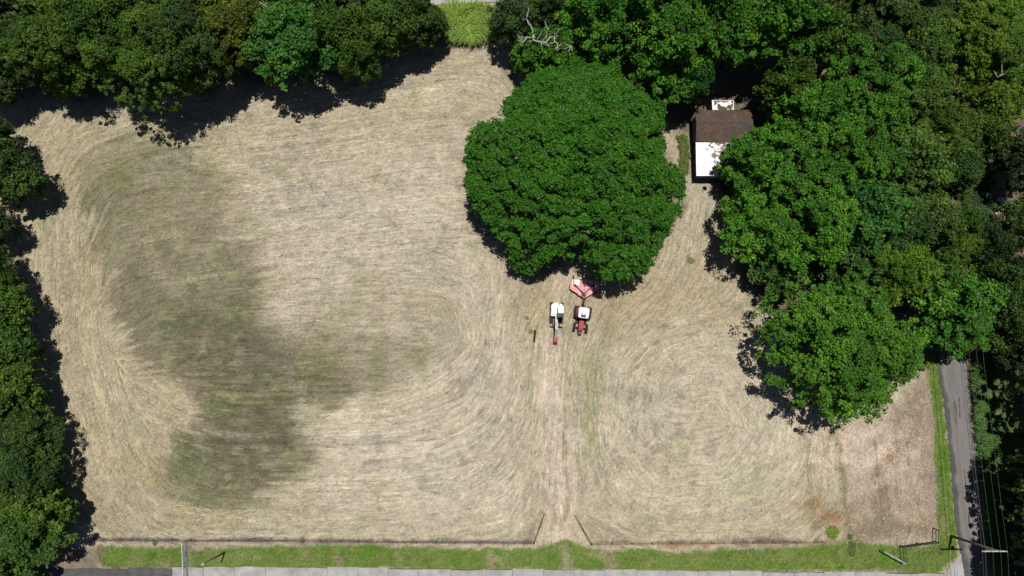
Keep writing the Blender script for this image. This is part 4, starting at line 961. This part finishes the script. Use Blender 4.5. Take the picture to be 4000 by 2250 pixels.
def tractor():                                                # local: front = -y
    K = lambda x, y, h=0: W(2050 + x / 3.6225, 1000 + y / 3.6225, h)
    p = K(806, 890, 0.6)
    t = empty('tractor', (p.x, p.y, 0), math.radians(-8.5), 'red compact tractor with white canopy roof, hitched to the cutter', 'tractor')
    Rr, Rf = .66, .46; yr, yf = .75, -1.05
    for s in (-1, 1):
        tyre('rear_wheel', Rr, .36, (s * .80, yr, Rr), t, 16); tyre('front_wheel', Rf, .27, (s * .72, yf, Rf), t, 12)
        fd = MB(); pr = []
        for k in range(9): a = math.radians(-10 + 24 * k); pr.append((yr - (Rr + .10) * math.cos(a), Rr + (Rr + .10) * math.sin(a) * 1.02))
        pr2 = [(yr + (y - yr) * .93, Rr + (z - Rr) * .93) for y, z in pr[::-1]]
        fd.profile_x(pr + pr2, min(s * .44, s * .74), max(s * .44, s * .74)); fd.build('fender', M['red_paint'], t)
        MB().box((s * .40, -.08, .42), (.40, .72, .04)).build('foot_plate', M['black_metal'], t)
        MB().box((s * .52, -.40, .62), (.22, .16, .26)).build('step', M['black_metal'], t)
        MB().tube([(s * .44, 1.02, .9), (s * .44, 1.02, 2.30)], .035, 6).build('canopy_post', M['black_metal'], t)
        MB().tube([(s * .50, .05, .75), (s * .48, .05, 2.30)], .03, 6).build('canopy_post', M['black_metal'], t)
        MB().tube([(s * .42, -.05, 1.45), (s * .80, -.22, 1.5), (s * .92, -.24, 1.5)], .018, 5).build('mirror_arm', M['black_metal'], t)
        MB().box((s * .20, -1.44, .92), (.14, .03, .10)).build('headlight', M['lamp'], t)
        MB().tube([(s * .26, 1.0, .55), (s * .22, 1.75, .48)], .035, 6).build('lower_link', M['black_metal'], t)
    MB().tube([(-.7, yf, .46), (.7, yf, .46)], .07, 8).build('front_axle', M['black_metal'], t)
    MB().tube([(-.7, yr, .66), (.7, yr, .66)], .12, 10).build('rear_axle', M['black_metal'], t)
    ch = MB(); ch.box((0, -.25, .58), (.36, 2.3, .34)); ch.box((0, .85, .66), (.5, .7, .5)); ch.build('chassis', M['black_metal'], t, bevel=.03)
    hd = MB(); hd.profile_x([(-.28, .75), (-1.40, .75), (-1.45, .82), (-1.43, 1.10), (-1.36, 1.19), (-.9, 1.27), (-.28, 1.32)], -.28, .28); hd.build('hood', M['red_paint'], t, bevel=.07)
    MB().box((0, -1.455, .86), (.40, .03, .20)).build('grille', M['black_metal'], t)
    w = MB(); w.box((0, -1.66, .52), (.42, .36, .30)); w.build('front_weight', M['black_metal'], t, bevel=.04)
    for s in (-1, 1): MB().box((s * .29, -.85, .98), (.02, .75, .22)).build('side_panel', M['black_metal'], t)
    MB().tube([(.32, -.72, .95), (.34, -.72, 1.75)], .035, 8).build('exhaust', M['black_metal'], t)
    db = MB(); db.box((0, -.20, 1.18), (.52, .16, .5)); db.build('dashboard', M['black_metal'], t, bevel=.03)
    sw = MB(); n = 18; sw.tube([(.19 * math.cos(6.2832 * k / n), .08 + .19 * math.sin(6.2832 * k / n), 1.42 + .06 * math.sin(6.2832 * k / n)) for k in range(n + 1)], .016, 5, False); sw.tube([(0, -.1, 1.3), (0, .08, 1.42)], .02, 5); sw.build('steering_wheel', M['black_metal'], t)
    st = MB(); st.box((0, .62, .95), (.46, .44, .10)); st.box((0, .86, 1.2), (.44, .10, .5)); st.build('seat', M['rubber'], t, bevel=.04)
    cv = MB(); cv.prism(rounded(.62, .62, .22, 5, 0, .52), 2.30, 2.37, None); cv.prism(rounded(.62, .62, .22, 5, 0, .52), 2.37, 2.45, rounded(.52, .50, .2, 5, 0, .52))
    cn = cv.build('canopy', M['white_paint'], t, bevel=.015)
    for k in (-.24, 0, .24): MB().box((k, .62, 2.46), (.05, .62, .03)).build('canopy_rib', M['white_paint'], cn, bevel=.01)
    hl = MB(); hl.prism([(-.30, .02), (.28, .02), (.22, .42), (-.22, .42)], 2.447, 2.478); hl.build('hatch', M['tinted'], cn)
    MB().box((0, .33, 2.488), (.24, .14, .03)).build('hatch_lid', M['white_paint'], cn)
    MB().tube([(0, 1.1, .95), (0, 1.75, .95)], .035, 6).build('top_link', M['black_metal'], t)
    MB().tube([(0, 1.15, .58), (0, 2.3, .60)], .05, 8).build('driveshaft', M['black_metal'], t)
    return t
tractor()
def cutter():
    K = lambda x, y, h=0: W(2050 + x / 3.6225, 1000 + y / 3.6225, h)
    h = .55; o = K(845, 450, h); t = empty('rotary_cutter', (o.x, o.y, 0), 0, 'wide pale red rotary cutter behind the tractor, half in tree shade', 'mower')
    loc = lambda x, y: tuple((K(x, y, h) - o).xy)
    L = [(845, 600), (640, 465), (642, 395), (672, 325), (845, 330)]; Rr = [(845, 600), (845, 330), (1020, 350), (1058, 400), (1052, 470)]
    for side in (L, Rr):
        q = [loc(*p) for p in side]
        if sum((q[i][0] * q[(i + 1) % 5][1] - q[(i + 1) % 5][0] * q[i][1]) for i in range(5)) < 0: q = q[::-1]
        d = MB(); d.prism(q, .28, h); d.build('deck', M['deck_paint'], t, bevel=.03)
    a, b_, c_, d_ = loc(675, 332), loc(780, 338), loc(775, 420), loc(668, 400)
    MB().prism([d_, c_, b_, a], h + .004, h + .03).build('deck_plate', M['pale_deck'], t)  # pale plate carries the glare on the deck as colour
    a, b_, c_, d_ = loc(770, 430), loc(842, 430), loc(842, 590), loc(775, 540)
    MB().prism([d_, c_, b_, a], h + .004, h + .022).build('deck_plate', M['deck_paint'], t)
    for p0, p1 in (((640, 465), (845, 600)), ((845, 600), (1052, 470)), ((642, 395), (640, 465)), ((1058, 400), (1052, 470))):
        MB().tube([(*loc(*p0), .5), (*loc(*p1), .5)], .045, 6).build('deck_rim', M['red_paint'], t)
    for p0, p1 in (((760, 430), (765, 560)), ((930, 500), (935, 545)), ((905, 380), (990, 400)), ((700, 350), (700, 440))):
        MB().tube([(*loc(*p0), h + .05), (*loc(*p1), h + .05)], .035, 5).build('rib', M['pale_deck'], t)
    gx_ = loc(838, 545); g_ = MB(); g_.box((gx_[0], gx_[1], h + .2), (.34, .5, .36), 0, .75); g_.build('gearbox', M['black_metal'], t, bevel=.04)
    for p in ((715, 420), (970, 430)):
        q = loc(*p); MB().box((q[0], q[1], h + .12), (.28, .28, .22), .6, .8).build('blade_gearbox', M['black_metal'], t, bevel=.03)
    for p in ((700, 405), (960, 410)):
        MB().tube([(*loc(838, 540), h + .28), (*loc(*p), h + .18)], .045, 6).build('wing_shaft', M['black_metal'], t)
    MB().tube([(*loc(690, 330), h + .1), (*loc(690, 395), h + .32), (*loc(720, 430), h + .34)], .025, 5).build('hose', M['black_metal'], t)
    MB().tube([(*loc(800, 480), h + .1), (*loc(812, 560), h + .5), (*loc(828, 690), h + .25)], .03, 5).build('hitch_brace', M['rust'], t)
    MB().tube([(*loc(880, 520), h + .1), (*loc(855, 570), h + .5), (*loc(834, 690), h + .25)], .03, 5).build('hitch_brace', M['rust'], t)
    MB().tube([(*loc(838, 590), .50), (*loc(828, 700), .50)], .06, 6).build('drawbar', M['black_metal'], t)
    for x, y in ((692, 300), (990, 315)):
        q = loc(x, y); MB().tube([(*loc(x, y + 45), .5), (q[0], q[1], .25)], .04, 6).build('wheel_arm', M['rust'], t)
        tyre('tail_wheel', .25, .14, (q[0], q[1], .25), t, 8, M['rust'])
cutter()
def excavator():                                              # local: boom towards -y
    K = lambda x, y, h=0: W(2050 + x / 3.6225, 1000 + y / 3.6225, h)
    p = K(449, 800, .3)
    t = empty('mini_excavator', (p.x, p.y, 0), math.radians(-2.5), 'white mini excavator with its boom down and red bucket', 'excavator')
    t.scale = (1.0, 1.17, 1.0)
    for s in (-1, 1):
        tk = MB(); pr = []
        for k in range(9): a = math.radians(90 + 22.5 * k); pr.append((.78 + -.24 * math.cos(math.radians(22.5 * k + 90)), .25 + .24 * math.sin(math.radians(22.5 * k + 90))))
        pr = [(.80 + .24 * math.sin(math.radians(22.5 * k)), .25 + .24 * math.cos(math.radians(22.5 * k))) for k in range(9)] + [(-.82 - .24 * math.sin(math.radians(22.5 * k)), .25 - .24 * math.cos(math.radians(22.5 * k))) for k in range(9)]
        tk.profile_x(pr, s * .63 - .15, s * .63 + .15); tr = tk.build('track', M['rubber'], t)
        for k in range(15): MB().box((s * .63, -.84 + k * .12, .50), (.31, .05, .035)).build('track_pad', M['rubber'], tr)
    MB().box((0, 0, .30), (.98, .9, .22)).build('undercarriage', M['black_metal'], t)
    bl = MB(); bl.box((0, -1.42, .30), (1.52, .07, .36)); bl.build('dozer_blade', M['black_metal'], t, bevel=.015)
    for s in (-1, 1): MB().tube([(s * .4, -.4, .3), (s * .4, -1.40, .28)], .05, 6).build('blade_arm', M['black_metal'], t)
    MB().tube([(0, 0, .38), (0, 0, .55)], .42, 20).build('slew_ring', M['black_metal'], t)
    hb = MB(); body = [(-.70, -.45), (.70, -.45), (.70, .55)] + [(.70 * math.cos(a), .55 + .36 * math.sin(a) ** .8) for a in [math.pi * k / 12 for k in range(1, 12)]] + [(-.70, .55)]
    hb.prism(body, .55, 1.12); h_ = hb.build('house', M['white_paint'], t, bevel=.06)
    ec = MB(); ec.prism([(-.62, -.30), (.10, -.30), (.10, .45), (.4, .8), (-.4, .8), (-.62, .45)], 1.12, 1.26); ec.build('engine_cover', M['white_paint'], t, bevel=.05)
    for x, y in ((.18, .80), (.30, .83), (.22, .70)): MB().tube([(x, y, 1.1), (x, y, 1.30)], .045, 8).build('filler_cap', M['black_metal'], t)
    MB().box((-.26, .1, 1.268), (.30, .42, .02)).build('vent_grille', M['galvanised'], t)
    cb = MB(); cb.box((.36, -.08, 1.72), (.66, .96, 1.2)); cab = cb.build('cab', M['glass'], t, bevel=.03)
    for sx in (.05, .67):
        for sy in (-.55, .39): MB().box((sx, sy, 1.72), (.06, .06, 1.24)).build('cab_post', M['white_paint'], cab)
    rf = MB(); rf.prism(rounded(.34, .34, .08, 4, .36, .10), 2.33, 2.42); rf.build('cab_roof', M['white_paint'], cab, bevel=.02)
    MB().prism(rounded(.33, .19, .04, 3, .36, -.46), 2.335, 2.40).build('roof_window', M['tinted'], cab)
    bm = MB(); bm.profile_x([(-.40, .80), (-.55, 1.05), (-1.2, 1.85), (-1.7, 2.05), (-1.78, 1.92), (-1.3, 1.66), (-.75, .98), (-.58, .72)], -.17, .09); bm.build('boom', M['white_paint'], t, bevel=.02)
    MB().box((-.04, -.50, .80), (.3, .24, .3)).build('swing_post', M['grey_metal'], t, bevel=.02)
    sk = MB(); sk.profile_x([(-1.62, 2.16), (-1.78, 2.14), (-2.62, .72), (-2.48, .66), (-1.62, 1.90)], -.15, .07); sk.build('stick', M['white_paint'], t, bevel=.02)
    MB().tube([(-.04, -.80, .85), (-.04, -1.35, 1.62), ], .05, 8).build('hydraulic_cylinder', M['grey_metal'], t)
    MB().tube([(-.04, -1.15, 2.02), (-.04, -1.72, 2.20)], .03, 8).build('hydraulic_cylinder', M['grey_metal'], t)
    MB().tube([(-.04, -1.90, 2.05), (-.04, -2.55, 1.0)], .028, 8).build('hydraulic_cylinder', M['grey_metal'], t)
    for s in (-.20, .12): MB().tube([(s, -.55, 1.1), (s, -1.3, 2.02), (s, -1.75, 2.12), (s, -2.4, .95)], .018, 5).build('hose', M['black_metal'], t)
    bk = MB(); bk.profile_x([(-2.42, .66), (-2.95, .72), (-3.14, .50), (-3.10, .18), (-2.75, .02), (-2.72, .06), (-3.04, .22), (-3.07, .48), (-2.92, .66), (-2.44, .60)], -.26, .20)
    for x in (-.26, .18): bk.profile_x([(-2.42, .66), (-2.95, .72), (-3.14, .50), (-3.10, .18), (-2.75, .02)], x, x + .03)
    bk.build('bucket', M['red_paint'], t)
    for k in range(4): MB().box((-.22 + k * .13, -2.68, .03), (.05, .14, .03)).build('bucket_tooth', M['grey_metal'], t)
    MB().box((-.04, -2.56, .74), (.16, .3, .1)).build('bucket_link', M['black_metal'], t)
excavator()
p0, p1 = W(2091, 1290), W(2086, 1336)
cp = MB(); cp.tube([(p0.x, p0.y, .14), (p0.x * .5 + p1.x * .5, p0.y * .5 + p1.y * .5, .12), (p1.x, p1.y, .10)], [.13, .12, .11], 9)
tag(cp.build('charred_post', M['char'], None, True), 'short charred black post lying left of the excavator bucket', 'post')
q = W(523, 396); MB_ = MB().tube([(q.x, q.y, -.2), (q.x, q.y, 1.9)], .06, 8)
tag(MB_.build('marker_post', M['galvanised']), 'thin pale metal post in the shade under the top left trees', 'post')

# ------------------------------------------------------------------ fences, gates, rails
def run_fence(name, pts, h, spacing, label, cat, pmat, wmat, wires, post_r=.045, wire_r=.008, group=None):
    P_ = [W(*p) for p in pts]; t = empty(name, (P_[0].x, P_[0].y, 0), 0, label, cat, group); o = P_[0]; rz = random.Random(len(pts) * 7 + int(pts[0][0]))
    for a, b_ in zip(P_[:-1], P_[1:]):
        n = max(1, round((b_ - a).length / spacing))
        for k in range(n + (1 if b_ is P_[-1] else 0)):
            q = a.lerp(b_, k / n) - o; lx, ly = rz.uniform(-.05, .05), rz.uniform(-.05, .05)
            MB().tube([(q.x, q.y, -.3), (q.x + lx, q.y + ly, h * rz.uniform(.96, 1.06))], post_r, 6).build('post', pmat, t)
    for z in wires:
        MB().tube([(*(p - o).xy, h * z) for p in P_], wire_r, 5).build('wire' if wire_r < .02 else 'rail', wmat, t)
    return t
run_fence('wire_fence', [(372,2106),(900,2108),(1400,2112),(2086,2118)], 1.1, 2.2, 'low dark wire fence on the scorched strip, left of the gateway', 'fence', M['timber'], M['black_metal'], (.25, .5, .75, .97), .035, .005)
run_fence('wire_fence', [(2312,2121),(2700,2118),(3100,2116),(3210,2114)], 1.1, 2.2, 'low dark wire fence right of the gateway', 'fence', M['timber'], M['black_metal'], (.25, .5, .75, .97), .035, .005)
def pipe_gate(name, a, b_, h, rails, stiles, r_, mat, label, mesh=True):
    A_, B_ = W(*a), W(*b_); t = empty(name, (A_.x, A_.y, 0), 0, label, 'gate'); d = B_ - A_
    for z in rails: MB().tube([(0, 0, .1 + (h - .1) * z), (d.x, d.y, .1 + (h - .1) * z)], r_, 6).build('rail', mat, t)
    for k in range(stiles + 1):
        q = d * (k / stiles); MB().tube([(q.x, q.y, .06 if 0 < k < stiles else -.3), (q.x, q.y, h + .06)], r_ * (1.3 if k == 0 else 1), 6).build('stile', mat, t)
    MB().tube([(0, 0, .15), (d.x, d.y, h)], r_ * .7, 5).build('brace', mat, t)
    return t
pipe_gate('swing_gate', (729, 2112), (736, 2262), 1.25, (0, .25, .5, .75, 1), 3, .035, M['galvanised'], 'galvanised gate standing open across the verge, lower left')
pipe_gate('pipe_gate', (2085, 2118), (2125, 2006), 1.1, (0, 1), 2, .022, M['black_metal'], 'dark gate leaf on the left of the gateway, swung inwards')
pipe_gate('pipe_gate', (2310, 2122), (2247, 2012), 1.1, (0, 1), 2, .03, M['black_metal'], 'dark gate leaf on the right of the gateway, swung inwards')
J = lambda x, y: (3000 + x / 2.576, 1688 + y / 2.576)
run_fence('pipe_rail_fence', [J(1662, 965), J(1662, 1095), J(1330, 1140), J(1345, 1300)], 1.05, 2.0, 'dark angled pipe rail fence on the grass corner by the pole', 'fence', M['black_metal'], M['black_metal'], (.5, 1.0), .06, .05)
run_fence('pipe_rail', [J(1125, 1185), J(1345, 1308)], .95, 2.5, 'green-grey slanting pipe rail left of the grass corner', 'fence', M['rust'], M['galvanised'], (1.0,), .05, .075)

# thin vertical pole on the verge
q = W(877, 2158); t = empty('thin_pole', (q.x, q.y, 0), 0, 'slim dark pole on the left part of the verge', 'pole')
MB().tube([(0, 0, -.4), (0, 0, 5.6)], [.10, .07], 8).build('shaft', M['timber'], t, True)
MB().box((0, 0, 5.63), (.2, .2, .06)).build('cap', M['galvanised'], t)
# utility pole, crossarm, wires
q = W(3716, 2094); rd = (V(2384, 1090) - V(2402, 1300)); rang = math.atan2(rd.y, rd.x) - math.pi / 2
HP = 7.2
t = empty('utility_pole', (q.x, q.y, 0), 0, 'brown timber utility pole with pale crossarm beside the road', 'utility pole')
MB().tube([(0, 0, -.5), (0, 0, HP)], [.15, .10], 10).build('shaft', M['timber'], t, True)
arm = MB().box((.12, -.18, HP - .25), (2.5, .13, .14)).build('crossarm', M['galvanised'], t, bevel=.01)
for s in (-1, 1): MB().tube([(s * .75 + .12, -.14, HP - .3), (0.0, -.12, HP - 1.0)], .022, 5).build('brace', M['galvanised'], t)
xs = (-1.0, -.25, .55, 1.25)
for x in xs: MB().tube([(x + .05, -.18, HP - .18), (x + .05, -.18, HP - .06), (x + .05, -.18, HP + .04)], [.05, .07, .03], 8).build('insulator', M['white_paint'], arm)
tr_ = MB(); tr_.tube([(.32, -.2, HP - 1.5), (.32, -.2, HP - .75)], .2, 12); tr_.build('transformer', M['galvanised'], t, bevel=.02)
dirn = Vector((math.cos(rang + math.pi / 2), math.sin(rang + math.pi / 2), 0))
def span(x, y, z, label, mat, rad):
    c = Vector((q.x + x, q.y + y, z)); pts = []
    for k in range(-10, 13):
        s = k / 12; L_ = 70 * s; sag = -1.1 * (1 - (abs(s) * 2 - 1) ** 2) if abs(s) <= 1 else 0; pts.append(c + dirn * L_ + Vector((0, 0, sag)))
    tag(MB().tube(pts, rad, 5).build('power_line', mat, None, True), label, 'power line', 'overhead lines along the road')
for x, lb in zip(xs, ('bright overhead wire on the road end of the crossarm', 'overhead wire second from the road on the crossarm', 'overhead wire third from the road on the crossarm', 'overhead wire on the outer end of the crossarm')):
    span(x + .05, -.18, HP + .05, lb, M['wire'], .006)
span(-.2, 0, 5.6, 'thick black cable below the crossarm, road side', M['cable'], .022)
span(.25, 0, 5.3, 'thick black cable below the crossarm, outer side', M['cable'], .018)
